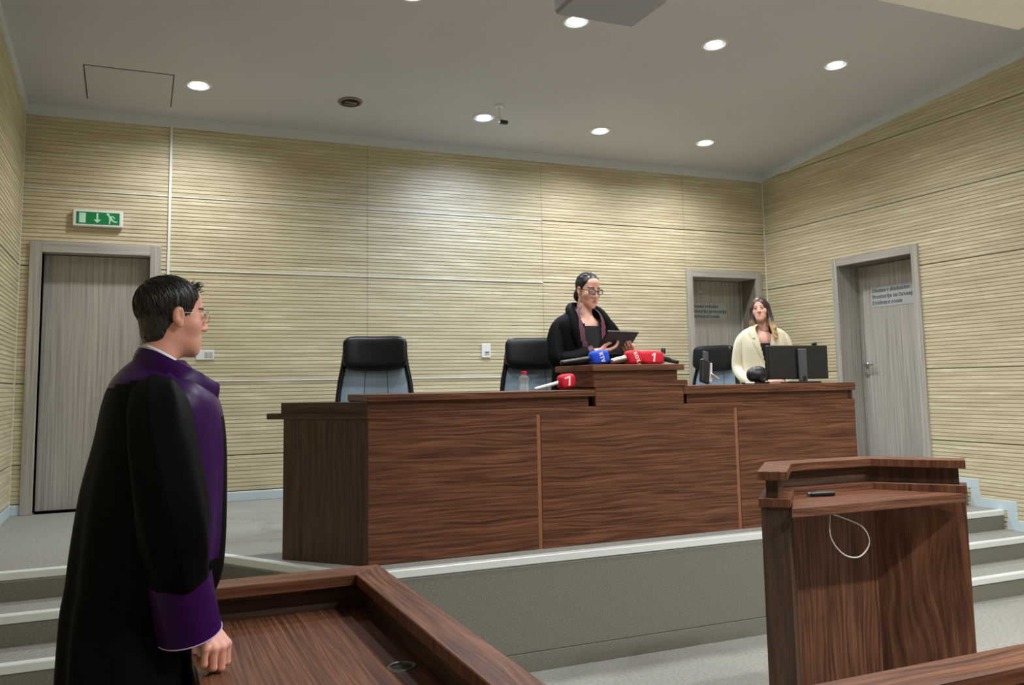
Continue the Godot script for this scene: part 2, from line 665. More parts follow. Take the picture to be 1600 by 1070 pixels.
# ---------------------------------------------------------------- lamps
func build_lamps(energy: float) -> void:
	var xs := [0.39, 1.575, 2.765, 3.936, 5.12]
	var zs := [-6.93, -5.16, -3.40, -1.64, 0.12]
	var names := {
		"0,0": "lit round ceiling downlight beside the ceiling hatch above the left door",
		"2,0": "very bright bluish ceiling downlight next to the small hanging sensor",
		"3,0": "lit ceiling downlight in the back row, second from the right wall",
		"4,0": "lit ceiling downlight in the back row, closest to the corner of the room",
		"1,1": "lit ceiling downlight cut by the top edge left of the projector",
		"2,1": "lit ceiling downlight partly hidden by the hanging projector",
		"3,1": "lit ceiling downlight in the front row between projector and the right wall",
		"4,1": "lit ceiling downlight in the front row nearest the right wall"}
	for r in zs.size():
		for q in xs.size():
			if (r == 2 and q >= 3) or (r >= 2 and q <= 1) or (r == 1 and q == 0):
				continue
			var off: bool = q == 1 and r == 0
			var z: float = zs[r]
			var x: float = xs[q]
			var lab: String = names.get("%d,%d" % [q, r], "round ceiling downlight over the public side of the courtroom")
			if off:
				lab = "unlit dark round ceiling downlight over the empty chair"
			var o := thing("downlight", lab, "ceiling light", Vector3(x, ceil_y(z), z), "recessed ceiling downlights")
			o.rotation.x = -atan(SLOPE)
			var ring := lathe(MB.new(), Vector3.ZERO, [[0.078, 0.0], [0.078, -0.012], [0.084, -0.015], [0.098, -0.009], [0.102, 0.0]], 28)
			part(ring, "trim_ring", M.white if not off else M.lamp_off, o)
			part(lathe(MB.new(), Vector3(0, -0.003, 0), [[0.0, 0.0], [0.05, -0.0005], [0.079, -0.004]], 24), "reflector", M.gap if off else (M.reflector_blue if (q == 2 and r == 0) else M.reflector), o)
			var tb := MB.new()
			for s in [-1.0, 1.0]:
				tube(tb, [Vector3(-0.05, -0.012, 0.022 * s), Vector3(-0.01, -0.014, 0.026 * s), Vector3(0.03, -0.014, 0.018 * s), Vector3(0.052, -0.012, 0.006 * s)], [0.010, 0.011, 0.011, 0.009], 8)
			part(tb, "lamp_tube", M.lamp_off if off else (M.lamp_blue if (q == 2 and r == 0) else M.lamp), o)
			if off:
				continue
			var l := SpotLight3D.new()
			l.name = "downlight_beam"
			o.add_child(l)
			l.position = Vector3(0, -0.045, 0)
			l.rotation.x = -PI / 2 + atan(SLOPE)
			l.light_color = Color(0.80, 0.87, 1.0) if (q == 2 and r == 0) else Color(0.985, 0.995, 1.0)
			l.light_energy = energy * (1.25 if (q == 2 and r == 0) else [1.0, 1.0, 1.7, 1.4, 3.3][r])
			l.light_size = 0.07
			l.spot_angle = 78.0
			l.spot_angle_attenuation = 1.0
			l.spot_range = 20.0
			l.spot_attenuation = 2.0
			l.shadow_enabled = true

# ---------------------------------------------------------------- walls, ceiling, floor
# one board of horizontal slats with grooves, lying on a wall; u runs along the wall, n out of it
func slat_board(parent: Node, org: Vector3, u: Vector3, n: Vector3, u0: float, u1: float, y0: float, y1: float, slope_u := 0.0, ylo := -9.0, yhi := 9.0, inset := 0.0015) -> void:
	var mb := MB.new()
	var cnt := maxi(1, int(round((y1 - y0 - 0.006) / PITCH)))
	var ph := (y1 - y0 - 0.006) / cnt
	var g := 0.0066
	var dp := 0.006
	for i in cnt:
		var ya := y0 + 0.003 + i * ph
		var yb := ya + ph
		if yb < ylo + 0.008 or ya > yhi - 0.008:
			continue
		var a0 := u0 + inset
		var a1 := u1 - inset
		if slope_u != 0.0:
			# the board ends where it meets the sloping ceiling
			var lim := (ya - (CB + 0.02)) / SLOPE
			a0 = maxf(a0, lim)
			if a1 - a0 < 0.03:
				continue
		# every slat has its own stretch of grain, the same in neighbouring boards
		var ru := fposmod(sin(y0 * 91.7 + i * 12.9898) * 43758.5453, 1.0)
		var rv := fposmod(sin(y0 * 37.3 + i * 78.233) * 12543.123, 1.0)
		var pa := func(uu: float, yy: float, d: float) -> Vector3:
			return org + u * uu + n * d + Vector3.UP * yy
		var ys := [ya, ya + g * 0.5, ya + g * 0.5 + 0.002, yb - g * 0.5 - 0.002, yb - g * 0.5, yb]
		var ds := [0.012 - dp, 0.012 - dp, 0.012, 0.012, 0.012 - dp, 0.012 - dp]
		for s in 5:
			var va: float = rv + (ys[s] - ya) * 0.5
			var vb: float = rv + (ys[s + 1] - ya) * 0.5
			var nn: Vector3 = n + Vector3.UP * (0.0 if ds[s] == ds[s + 1] else (-1.0 if ds[s + 1] > ds[s] else 1.0))
			mb.fquad(pa.call(a0, ys[s], ds[s]), pa.call(a1, ys[s], ds[s]), pa.call(a1, ys[s + 1], ds[s + 1]), pa.call(a0, ys[s + 1], ds[s + 1]), nn,
				[Vector2(ru + a0 * 0.42, va), Vector2(ru + a1 * 0.42, va), Vector2(ru + a1 * 0.42, vb), Vector2(ru + a0 * 0.42, vb)])
	if mb.v.size():
		part(mb, "panel", M.slat, parent)

func board_rows(parent: Node, org: Vector3, u: Vector3, n: Vector3, u0: float, u1: float, ylo: float, yhi: float, slope_u := 0.0, inset := 0.0015) -> void:
	for i in ROWS.size() - 1:
		if minf(ROWS[i + 1], yhi) - maxf(ROWS[i], ylo) > 0.02:
			slat_board(parent, org, u, n, u0, u1, ROWS[i], ROWS[i + 1], slope_u, ylo, yhi, inset)

func build_shell() -> void:
	var dy := 2.702
	# floor
	var fl := struct("floor")
	part(bx(Vector3(XL - 0.4, -0.12, ZB - 0.5), Vector3(XR + 0.4, 0.0, ZF + 0.2), 0.0), "carpet", M.carpet, fl)
	# ceiling: a slab that rises towards the public
	var ce := struct("ceiling")
	var mb := MB.new()
	var z0 := ZB - 0.45
	var q := [Vector3(XL - 0.3, ceil_y(z0), z0), Vector3(XR + 0.45, ceil_y(z0), z0), Vector3(XR + 0.45, ceil_y(ZF + 0.2), ZF + 0.2), Vector3(XL - 0.3, ceil_y(ZF + 0.2), ZF + 0.2)]
	var up := Vector3.UP * 0.15
	mb.fquad(q[0], q[1], q[2], q[3], Vector3.DOWN)
	mb.fquad(q[0] + up, q[1] + up, q[2] + up, q[3] + up, Vector3.UP)
	for i in 4:
		var j := (i + 1) % 4
		mb.fquad(q[i], q[j], q[j] + up, q[i] + up, [Vector3.FORWARD, Vector3.RIGHT, Vector3.BACK, Vector3.LEFT][i])
	part(mb, "plaster", M.ceiling, ce)
	# back wall
	var wb := struct("wall_back")
	var core := MB.new()
	for r in [[XL - 0.3, -0.70, 0.0, 3.9], [-0.70, 0.118, 2.625, 3.9], [0.118, 5.42, 0.0, 3.9], [5.42, 6.245, 2.625, 3.9], [6.245, XR + 0.4, 0.0, 3.9]]:
		addbx(core, Vector3(r[0], r[2], ZB - 0.22), Vector3(r[1], r[3], ZB), 0.0)
	part(core, "masonry", M.wall_core, wb)
	var ob := Vector3(0, 0, ZB)
	var top := 3.722
	var mid := 3.127
	for c in [[XL + 0.012, -0.785, P + 0.077], [-0.785, 0.17, dy], [0.17, 0.214, P + 0.077], [5.335, 6.325, dy], [6.325, XR - 0.012, P + 0.077]]:
		board_rows(wb, ob, Vector3.RIGHT, Vector3.BACK, c[0], c[1], c[2], mid, 0.0, 0.0)
	board_rows(wb, ob, Vector3.RIGHT, Vector3.BACK, XL + 0.012, 0.214, mid, top)
	board_rows(wb, ob, Vector3.RIGHT, Vector3.BACK, 5.335, XR - 0.012, mid, top)
	for c in [[0.236, 1.90], [1.90, 3.656], [3.656, 5.335]]:
		board_rows(wb, ob, Vector3.RIGHT, Vector3.BACK, c[0], c[1], P + 0.077, top)
	# pale strips in the joints between the boards
	for y in [1.587, 2.507, 3.127]:
		for c in [[0.236, 1.899], [1.901, 3.655]]:
			part(bx(Vector3(c[0], y - 0.005, ZB + 0.002), Vector3(c[1], y + 0.005, ZB + 0.021), 0.003), "joint_strip", M.white, wb)
	part(bx(Vector3(XL + 0.02, 3.127 - 0.005, ZB + 0.002), Vector3(0.213, 3.127 + 0.005, ZB + 0.021), 0.003), "joint_strip", M.white, wb)
	# right wall
	var wr := struct("wall_right")
	core = MB.new()
	for r in [[ZB - 0.2, -6.60, 0.0, 5.1], [-6.60, -5.69, 2.625, 5.1], [-5.69, ZF + 0.2, 0.0, 5.1]]:
		addbx(core, Vector3(XR, r[2], r[0]), Vector3(XR + 0.22, r[3], r[1]), 0.0)
	part(core, "masonry", M.wall_core, wr)
	var orr := Vector3(XR, 0, ZB)
	for c in [[0.012, -6.66 - ZB, P + 0.077], [-6.66 - ZB, -5.605 - ZB, dy], [-5.605 - ZB, -3.85 - ZB, 0.05]]:
		board_rows(wr, orr, Vector3.BACK, Vector3.LEFT, c[0], c[1], c[2], mid, 1.0, 0.0)
	board_rows(wr, orr, Vector3.BACK, Vector3.LEFT, 0.012, -3.85 - ZB, mid, 4.3, 1.0)
	board_rows(wr, orr, Vector3.BACK, Vector3.LEFT, -3.85 - ZB, -2.10 - ZB, 0.08, 4.5, 1.0)
	board_rows(wr, orr, Vector3.BACK, Vector3.LEFT, -2.10 - ZB, ZF - ZB, 0.08, 4.978, 1.0)
	# left wall
	var wl := struct("wall_left")
	part(bx(Vector3(XL - 0.22, 0.0, ZB - 0.2), Vector3(XL, 5.1, ZF + 0.2), 0.0), "masonry", M.wall_core, wl)
	var ol := Vector3(XL, 0, ZB)
	board_rows(wl, ol, Vector3.BACK, Vector3.RIGHT, 0.012, 1.76, P + 0.077, 4.1, 1.0)
	board_rows(wl, ol, Vector3.BACK, Vector3.RIGHT, 1.76, 3.5, 0.05, 4.3, 1.0)
	board_rows(wl, ol, Vector3.BACK, Vector3.RIGHT, 3.5, ZF - ZB, 0.08, 4.978, 1.0)
	# wall behind the camera
	var wf := struct("wall_front")
	part(bx(Vector3(XL - 0.3, 0.0, ZF), Vector3(XR + 0.4, 5.1, ZF + 0.2), 0.0), "plaster", M.wall_plain, wf)
	# crown strips under the ceiling
	var t1 := struct("trim_1")
	part(bx(Vector3(XL, 3.718, ZB), Vector3(XR, CB + 0.004, ZB + 0.03), 0.002), "crown_strip", M.crown, t1)
	for s in [0, 1]:
		var t := struct("trim_%d" % (s + 2))
		var cm := MB.new()
		var x0: float = XL if s == 0 else XR - 0.03
		var len := (ZF - ZB) / cos(atan(SLOPE))
		var zm := (ZF + ZB) * 0.5
		box(cm, Vector3(x0 + 0.015, ceil_y(zm) - 0.036, zm), Vector3(0.03, 0.076, len), 0.002, Basis(Vector3.RIGHT, -atan(SLOPE)))
		part(cm, "crown_strip", M.crown, t)
	# upright profiles: both back corners and one on the wall
	var t4 := struct("trim_4")
	part(bx(Vector3(XL, P, ZB), Vector3(XL + 0.016, CB, ZB + 0.016), 0.002), "corner_profile", M.white, t4)
	var t5 := struct("trim_5")
	part(bx(Vector3(XR - 0.018, P, ZB), Vector3(XR, CB, ZB + 0.018), 0.002), "corner_profile", M.white, t5)
	var t6 := struct("trim_6")
	part(bx(Vector3(0.214, P, ZB), Vector3(0.236, 3.74, ZB + 0.034), 0.002), "joint_profile", M.white, t6)
	# skirting
	var b1 := struct("baseboard_back")
	for c in [[XL, -0.785], [0.172, 5.335], [6.325, XR]]:
		var o := part(bx(Vector3(c[0], P, ZB), Vector3(c[1], P + 0.068, ZB + 0.018), 0.002), "skirting", M.base, b1)
		o.set_meta("label", "pale blue-grey skirting")
		part(bx(Vector3(c[0], P + 0.068, ZB), Vector3(c[1], P + 0.078, ZB + 0.015), 0.002), "skirting_cap", M.white, b1)
	var b2 := struct("baseboard_left")
	part(bx(Vector3(XL, P, ZB + 0.02), Vector3(XL + 0.018, P + 0.078, -5.29), 0.002), "skirting", M.base, b2)
	var b3 := struct("baseboard_right")
	part(bx(Vector3(XR - 0.018, P, ZB + 0.02), Vector3(XR, P + 0.078, -6.66), 0.002), "skirting", M.base, b3)
	part(bx(Vector3(XR - 0.018, P, -5.605), Vector3(XR, P + 0.078, -5.16), 0.002), "skirting", M.base, b3)
	var ys := [0.445, 0.297, 0.148]
	var zt := [-5.24, -4.92, -4.60, -4.29]
	for i in 3:
		part(bx(Vector3(XR - 0.018, ys[i], zt[i] - 0.01), Vector3(XR, ys[i] + 0.078, zt[i + 1] + 0.085), 0.002), "skirting", M.base, b3)
		part(bx(Vector3(XR - 0.018, ys[i] + 0.078, zt[i]), Vector3(XR, (ys[i - 1] if i else P), zt[i] + 0.085), 0.002), "skirting", M.base, b3)
	part(bx(Vector3(XR - 0.018, 0, -4.30), Vector3(XR, 0.078, ZF), 0.002), "skirting", M.base, b3)
	# dropped soffit at the top right
	var so := struct("ceiling_soffit")
	var sm := addbx(MB.new(), Vector3(3.3, 3.80, -3.754), Vector3(5.33, 4.30, -2.45), 0.004)
	part(sm, "plaster_box", M.soffit, so)
	part(bx(Vector3(3.4, 3.785, -3.3), Vector3(5.2, 3.80, -2.6), 0.003), "inset_plate", M.soffit, so)

# ---------------------------------------------------------------- platform and steps
func build_platform() -> void:
	var pf := struct("platform")
	var poly := [Vector2(XL, ZB), Vector2(XR, ZB), Vector2(XR, -5.28), Vector2(5.15, -5.28), Vector2(4.57, -4.36), Vector2(1.03, -4.36), Vector2(0.43, -5.28), Vector2(XL, -5.28)]
	part(prism(MB.new(), poly, P - 0.05, P - 0.001, 0.0), "carpet_top", M.carpet, pf)
	var inner := []
	for p in poly:
		inner.append(p)
	part(prism(MB.new(), inner, 0.0, P - 0.05, 0.0), "carpet_face", M.riser, pf)
	# carpet band along the foot of the front face, with a seam above it
	part(bx(Vector3(1.03, 0.0, -4.364), Vector3(4.57, 0.098, -4.353), 0.002), "foot_band", M.riser, pf)
	part(bx(Vector3(1.03, 0.098, -4.36), Vector3(4.57, 0.101, -4.3565), 0.0), "seam", M.gap, pf)
	# metal edge strips
	var edge := func(a: Vector2, b: Vector2, y: float, parent: Node) -> void:
		var d := (b - a)
		var l := d.length()
		var ang := atan2(-d.y, d.x)
		var B := Basis(Vector3.UP, ang)
		var mid := Vector3((a.x + b.x) * 0.5, y, (a.y + b.y) * 0.5)
		var mb := MB.new()
		box(mb, mid + B * Vector3(0, -0.018, 0.004), Vector3(l, 0.040, 0.010), 0.003, B)
		box(mb, mid + B * Vector3(0, 0.001, -0.018), Vector3(l, 0.004, 0.05), 0.0015, B)
		part(mb, "edge_strip", M.alu, parent)
	edge.call(poly[5], poly[4], P, pf)
	edge.call(poly[6], poly[5], P, pf)
	edge.call(poly[4], poly[3], P, pf)
	edge.call(poly[7], poly[6], P, pf)
	edge.call(poly[3], poly[2], P, pf)
	# three steps on each side
	var zs := [-5.28, -4.96, -4.64, -4.31]
	var ys := [0.445, 0.297, 0.148]
	for side in 2:
		var s := struct("steps_left" if side == 0 else "steps_right")
		for i in 3:
			var z0: float = zs[i]
			var z1: float = zs[i + 1]
			var w0 := 0.43 + (z0 + 5.28) * 0.6522
			var w1 := 0.43 + (z1 + 5.28) * 0.6522
			var pl := [Vector2(XL, z0 - 0.02), Vector2(w0, z0 - 0.02), Vector2(w1 - 0.02, z1), Vector2(XL, z1)]
			if side == 1:
				w0 = 5.15 - (z0 + 5.28) * 0.63
				w1 = 5.15 - (z1 + 5.28) * 0.63
				pl = [Vector2(XR, z0 - 0.02), Vector2(w0, z0 - 0.02), Vector2(w1 + 0.02, z1), Vector2(XR, z1)]
			part(prism(MB.new(), pl, ys[i] - 0.02, ys[i], 0.0), "tread", M.carpet, s)
			part(prism(MB.new(), pl, 0.0, ys[i] - 0.02, 0.0), "riser", M.riser, s)
			if side == 0:
				edge.call(Vector2(XL, z1), Vector2(w1 - 0.02, z1), ys[i], s)
			else:
				edge.call(Vector2(w1 + 0.02, z1), Vector2(XR, z1), ys[i], s)

# ---------------------------------------------------------------- doors
# a door in a deep opening; u runs along the wall, n into the room; w0..w1 outer frame
func door(called: String, org: Vector3, u: Vector3, n: Vector3, w0: float, w1: float, recess: float, frame: float) -> Node3D:
	var d := struct(called)
	var y1 := 2.702
	var B := Basis(u, Vector3.UP, n)
	var put := func(mb: MB, a: Vector3, b: Vector3, bev := 0.003) -> MB:
		return box(mb, org + B * ((a + b) * 0.5), b - a, bev, B)
	# casing
	part(put.call(MB.new(), Vector3(w0, P, 0.0), Vector3(w0 + frame, y1, 0.032)), "casing", M.door, d)
	part(put.call(MB.new(), Vector3(w1 - frame, P, 0.0), Vector3(w1, y1, 0.032)), "casing", M.door, d)
	part(put.call(MB.new(), Vector3(w0 + frame, y1 - frame, 0.0), Vector3(w1 - frame, y1, 0.032)), "casing", M.door_h, d)
	# lining of the opening
	part(put.call(MB.new(), Vector3(w0 + frame - 0.02, P, -recess - 0.06), Vector3(w0 + frame, y1 - frame, 0.0)), "jamb", M.door, d)
	part(put.call(MB.new(), Vector3(w1 - frame, P, -recess - 0.06), Vector3(w1 - frame + 0.02, y1 - frame, 0.0)), "jamb", M.door, d)
	part(put.call(MB.new(), Vector3(w0 + frame, y1 - frame, -recess - 0.06), Vector3(w1 - frame, y1 - frame + 0.02, 0.0)), "jamb", M.door_h, d)
	# leaf
	part(put.call(MB.new(), Vector3(w0 + frame + 0.004, P + 0.008, -recess - 0.045), Vector3(w1 - frame - 0.004, y1 - frame - 0.004, -recess)), "leaf", M.door, d)
	return d

func lever(d: Node3D, p: Vector3, along: Vector3, n: Vector3) -> void:
	var h := MB.new()
	tube(h, [p, p + n * 0.045, p + n * 0.055 + along * 0.02, p + n * 0.056 + along * 0.12], [0.011, 0.011, 0.012, 0.010], 10)
	part(h, "handle", M.chrome, d)
	var B := Basis(along, n, along.cross(n))
	part(lathe(MB.new(), p, [[0.026, 0.0], [0.026, 0.008], [0.022, 0.011], [0.0, 0.011]], 18, B), "rose", M.chrome, d)
	part(lathe(MB.new(), p - Vector3.UP * 0.095, [[0.024, 0.0], [0.024, 0.008], [0.014, 0.012], [0.0, 0.012]], 18, B), "lock_plate", M.chrome, d)

func notice(called: String, label: String, org: Vector3, u: Vector3, n: Vector3, size: Vector2, lines: Array, px: float) -> void:
	var t := thing(called, label, "notice", org)
	var B := Basis(u, Vector3.UP, n)
	t.basis = B
	part(box(MB.new(), Vector3(size.x * 0.5, -size.y * 0.5, 0.001), Vector3(size.x, size.y, 0.002), 0.0), "sheet", M.paper, t)
	var font := SystemFont.new()
	font.font_names = PackedStringArray(["Droid Serif"])
	font.font_weight = 700
	for i in lines.size():
		var tm := TextMesh.new()
		tm.text = lines[i]
		tm.font = font
		tm.font_size = 32
		tm.pixel_size = px / 32.0
		tm.depth = 0.0008
		tm.horizontal_alignment = HORIZONTAL_ALIGNMENT_LEFT
		tm.vertical_alignment = VERTICAL_ALIGNMENT_CENTER
		var o := inst(tm, "lettering", M.ink, t)
		o.position = Vector3(0.012, -size.y * (0.2 + 0.3 * i), 0.0026)

func build_doors() -> void:
	var d1 := door("door_1", Vector3(0, 0, ZB), Vector3.RIGHT, Vector3.BACK, -0.785, 0.17, 0.11, 0.085)
	d1.set_meta("label", "grey wood-grain door at the left under the exit sign")
	var d2 := door("door_2", Vector3(0, 0, ZB), Vector3.RIGHT, Vector3.BACK, 5.335, 6.325, 0.27, 0.078)
	d2.set_meta("label", "grey wood-grain door on the back wall behind the woman in cream")
	var d3 := door("door_3", Vector3(XR, 0, 0), Vector3.BACK, Vector3.LEFT, -6.66, -5.605, 0.23, 0.075)
	d3.set_meta("label", "grey wood-grain door in the right wall with steel lever handle")
	lever(d3, Vector3(XR + 0.23, 1.645, -6.515), Vector3.BACK, Vector3.LEFT)
	lever(d2, Vector3(5.47, 1.645, ZB - 0.27), Vector3.RIGHT, Vector3.BACK)
	lever(d1, Vector3(-0.0, 1.60, ZB - 0.11), Vector3.LEFT, Vector3.BACK)
	# small maker's disc near the top of the back door
	var disc := MB.new()
	lathe(disc, Vector3(5.72, 2.50, ZB - 0.27), [[0.012, 0.0], [0.012, 0.003], [0.0, 0.003]], 12, Basis(Vector3.RIGHT, Vector3.BACK, Vector3.DOWN))
	part(disc, "door_disc", M.alu, d2)
	notice("door_notice", "printed three-line notice on the back-wall door of the technical room", Vector3(5.575, 2.375, ZB - 0.268), Vector3.RIGHT, Vector3.BACK, Vector2(0.475, 0.185), ["Dhoma teknike", "Tehnička prostorija", "Technical room"], 0.047)
	notice("door_notice", "printed three-line notice on the right-wall door of the evidence room", Vector3(XR + 0.228, 2.405, -6.41), Vector3.BACK, Vector3.LEFT, Vector2(0.66, 0.20), ["Dhoma e dëshmive", "Prostorija za čuvanje dokaza", "Evidence room"], 0.048)

# ---------------------------------------------------------------- the judges' bench
func build_bench() -> void:
	var t := thing("judges_bench", "long dark walnut judges' bench with raised centre on the platform", "bench", Vector3.ZERO)
	var zf := -4.532
	var A := Vector2(1.127, zf)
	var d := Vector2(-0.369, -0.406).normalized()
	var nrm := Vector2(d.y, -d.x)      # outward, towards the public on the left
	if nrm.x > 0.0:
		nrm = -nrm
	var A2 := Vector2(4.487, zf)
	var d2 := Vector2(-d.x, d.y)
	# front: three veneered boards and two pale strips between them
	var xs := [1.127, 2.118, 3.498, 4.487]
	for i in 3:
		part(bx(Vector3(xs[i] + (0.012 if i else 0.0), P, zf - 0.02), Vector3(xs[i + 1] - (0.012 if i < 2 else 0.0), 1.345, zf), 0.002), "front_panel", [M.wal_h, M.wal_h2, M.wal_h][i], t)
	for x in [2.118, 3.498]:
		var s := part(bx(Vector3(x - 0.012, P, zf - 0.02), Vector3(x + 0.012, 1.345, zf - 0.004), 0.001), "joint_strip", M.strip_wood, t)
		s.set_meta("label", "lighter brown vertical strip")
	# carcass behind, and the slanted ends
	for side in 2:
		var a := A if side == 0 else A2
		var dd := d if side == 0 else d2
		var nn := nrm if side == 0 else Vector2(-nrm.x, nrm.y)
		var b := a + dd * 0.552
		part(prism(MB.new(), [a - nn * 0.0, b, b - nn * 0.022, a - nn * 0.022], P, 1.345, 0.002), "end_panel", M.wal_shade_v, t)
		# upstand on the slanted end
		var a3 := a + dd * 0.012 - nn * 0.012
		var b3 := a + dd * 0.58 - nn * 0.012
		part(prism(MB.new(), [a3, b3, b3 - nn * 0.03, a3 - nn * 0.03], 1.378, 1.437, 0.002), "end_upstand", M.wal_shade_h, t)
	# writing surface
	var e0 := A + d * 0.669
	var e1 := A2 + d2 * 0.669
	part(prism(MB.new(), [A, A2, e1, Vector2(e1.x - 0.05, -5.16), Vector2(e0.x + 0.05, -5.16), e0], 1.345, 1.378, 0.003), "work_surface", M.wal_h2, t)
	for side in 2:
		var a := A if side == 0 else A2
		var dd := d if side == 0 else d2
		var nn := nrm if side == 0 else Vector2(-nrm.x, nrm.y)
		part(prism(MB.new(), [a + nn * 0.002, a + dd * 0.669 + nn * 0.002, a + dd * 0.669 - nn * 0.003, a - nn * 0.003], 1.3455, 1.3775, 0.0), "shade_band", M.wal_shade_h, t)  # thin dark strip added to paint the shade on the slanted edge
	# upstands set back from the front, with caps: left and right of the raised centre
	for c in [[1.105, 2.46, 1.124, 2.488], [3.13, 4.455, 3.112, 4.503]]:
		part(bx(Vector3(c[0] + 0.02, 1.378, zf - 0.055), Vector3(c[1], 1.440, zf - 0.03), 0.002), "upstand", M.wal_h, t)
		part(bx(Vector3(c[2], 1.438, zf - 0.47), Vector3(c[3], 1.476 if c[2] < 2.0 else 1.49, zf + 0.002), 0.003), "upstand_cap", M.wal_h2, t)
		part(bx(Vector3(c[0] + 0.02, 1.378, zf - 0.45), Vector3(c[1], 1.440, zf - 0.425), 0.002), "upstand", M.wal_h, t)
	# raised centre
	part(bx(Vector3(2.49, 1.378, zf - 0.47), Vector3(3.11, 1.490, zf), 0.002), "centre_box", M.wal_h, t)
	part(bx(Vector3(2.478, 1.490, zf - 0.48), Vector3(3.14, 1.528, zf + 0.004), 0.003), "centre_ledge", M.wal_h2, t)
	part(bx(Vector3(2.492, 1.528, zf - 0.46), Vector3(3.085, 1.586, zf - 0.025), 0.002), "centre_upstand", M.wal_h, t)
	part(bx(Vector3(2.474, 1.586, zf - 0.50), Vector3(3.12, 1.624, zf + 0.004), 0.003), "centre_cap", M.wal_h2, t)

# ---------------------------------------------------------------- foreground tables
func build_table() -> void:
	var t := thing("bar_table", "walnut table with raised rim, under the fist of the robed man", "table", Vector3.ZERO)
	var x0 := 0.172
	var x1 := 0.832
	var z0 := -3.195
	var z1 := -1.2
	part(bx(Vector3(x0, 0.715, z0 + 0.05), Vector3(x1 - 0.05, 0.75, z1), 0.003), "table_top", M.wal_table, t)
	# rim boards and their caps
	part(bx(Vector3(x0, 0.0, z0 + 0.045), Vector3(x1 - 0.045, 0.832, z0 + 0.075), 0.002), "rim_board", M.wal_shade_h, t)
	part(bx(Vector3(x1 - 0.075, 0.0, z0 + 0.075), Vector3(x1 - 0.045, 0.832, z1), 0.002), "rim_board", M.wal_shade_h, t)
	part(prism(MB.new(), [Vector2(x0 - 0.02, z0), Vector2(x1, z0), Vector2(x1 - 0.112, z0 + 0.13), Vector2(x0 - 0.02, z0 + 0.13)], 0.831, 0.87, 0.003), "rim_cap", M.wal_h, t)
	part(prism(MB.new(), [Vector2(x1, z0), Vector2(x1, z1), Vector2(x1 - 0.112, z1), Vector2(x1 - 0.112, z0 + 0.13)], 0.831, 0.87, 0.003), "rim_cap", M.wal_v2, t)
	# legs on the open side
	for z in [z0 + 0.13, z1 - 0.08]:
		part(bx(Vector3(x0 + 0.05, 0.0, z), Vector3(x0 + 0.09, 0.715, z + 0.06), 0.002), "leg", M.wal_shade_v, t)
	# cable grommet
	var gr := MB.new()
	lathe(gr, Vector3(0.69, 0.75, -2.395), [[0.030, 0.001], [0.030, 0.004], [0.037, 0.005], [0.041, 0.002], [0.042, 0.0]], 28)
	part(gr, "cable_grommet", M.steel, t)
	part(lathe(MB.new(), Vector3(0.69, 0.7512, -2.395), [[0.031, 0.0], [0.0, 0.0]], 24), "grommet_hole", M.black_plastic, t)
	# the second table, at the lower right
	var u := thing("bar_table", "corner of a second walnut table with raised rim at the lower right", "table", Vector3.ZERO)
	part(prism(MB.new(), [Vector2(1.12, -1.515), Vector2(2.9, -1.515), Vector2(2.9, -1.402), Vector2(1.12, -1.402)], 0.831, 0.87, 0.003), "rim_cap", M.wal_h, u)
	part(bx(Vector3(1.14, 0.0, -1.475), Vector3(2.88, 0.832, -1.445), 0.002), "rim_board", M.wal_shade_h, u)
	part(bx(Vector3(1.14, 0.715, -1.445), Vector3(2.88, 0.75, -0.85), 0.003), "table_top", M.wal_h2, u)
	for x in [1.16, 2.80]:
		part(bx(Vector3(x, 0.0, -0.94), Vector3(x + 0.06, 0.715, -0.88), 0.002), "leg", M.wal_shade_v, u)

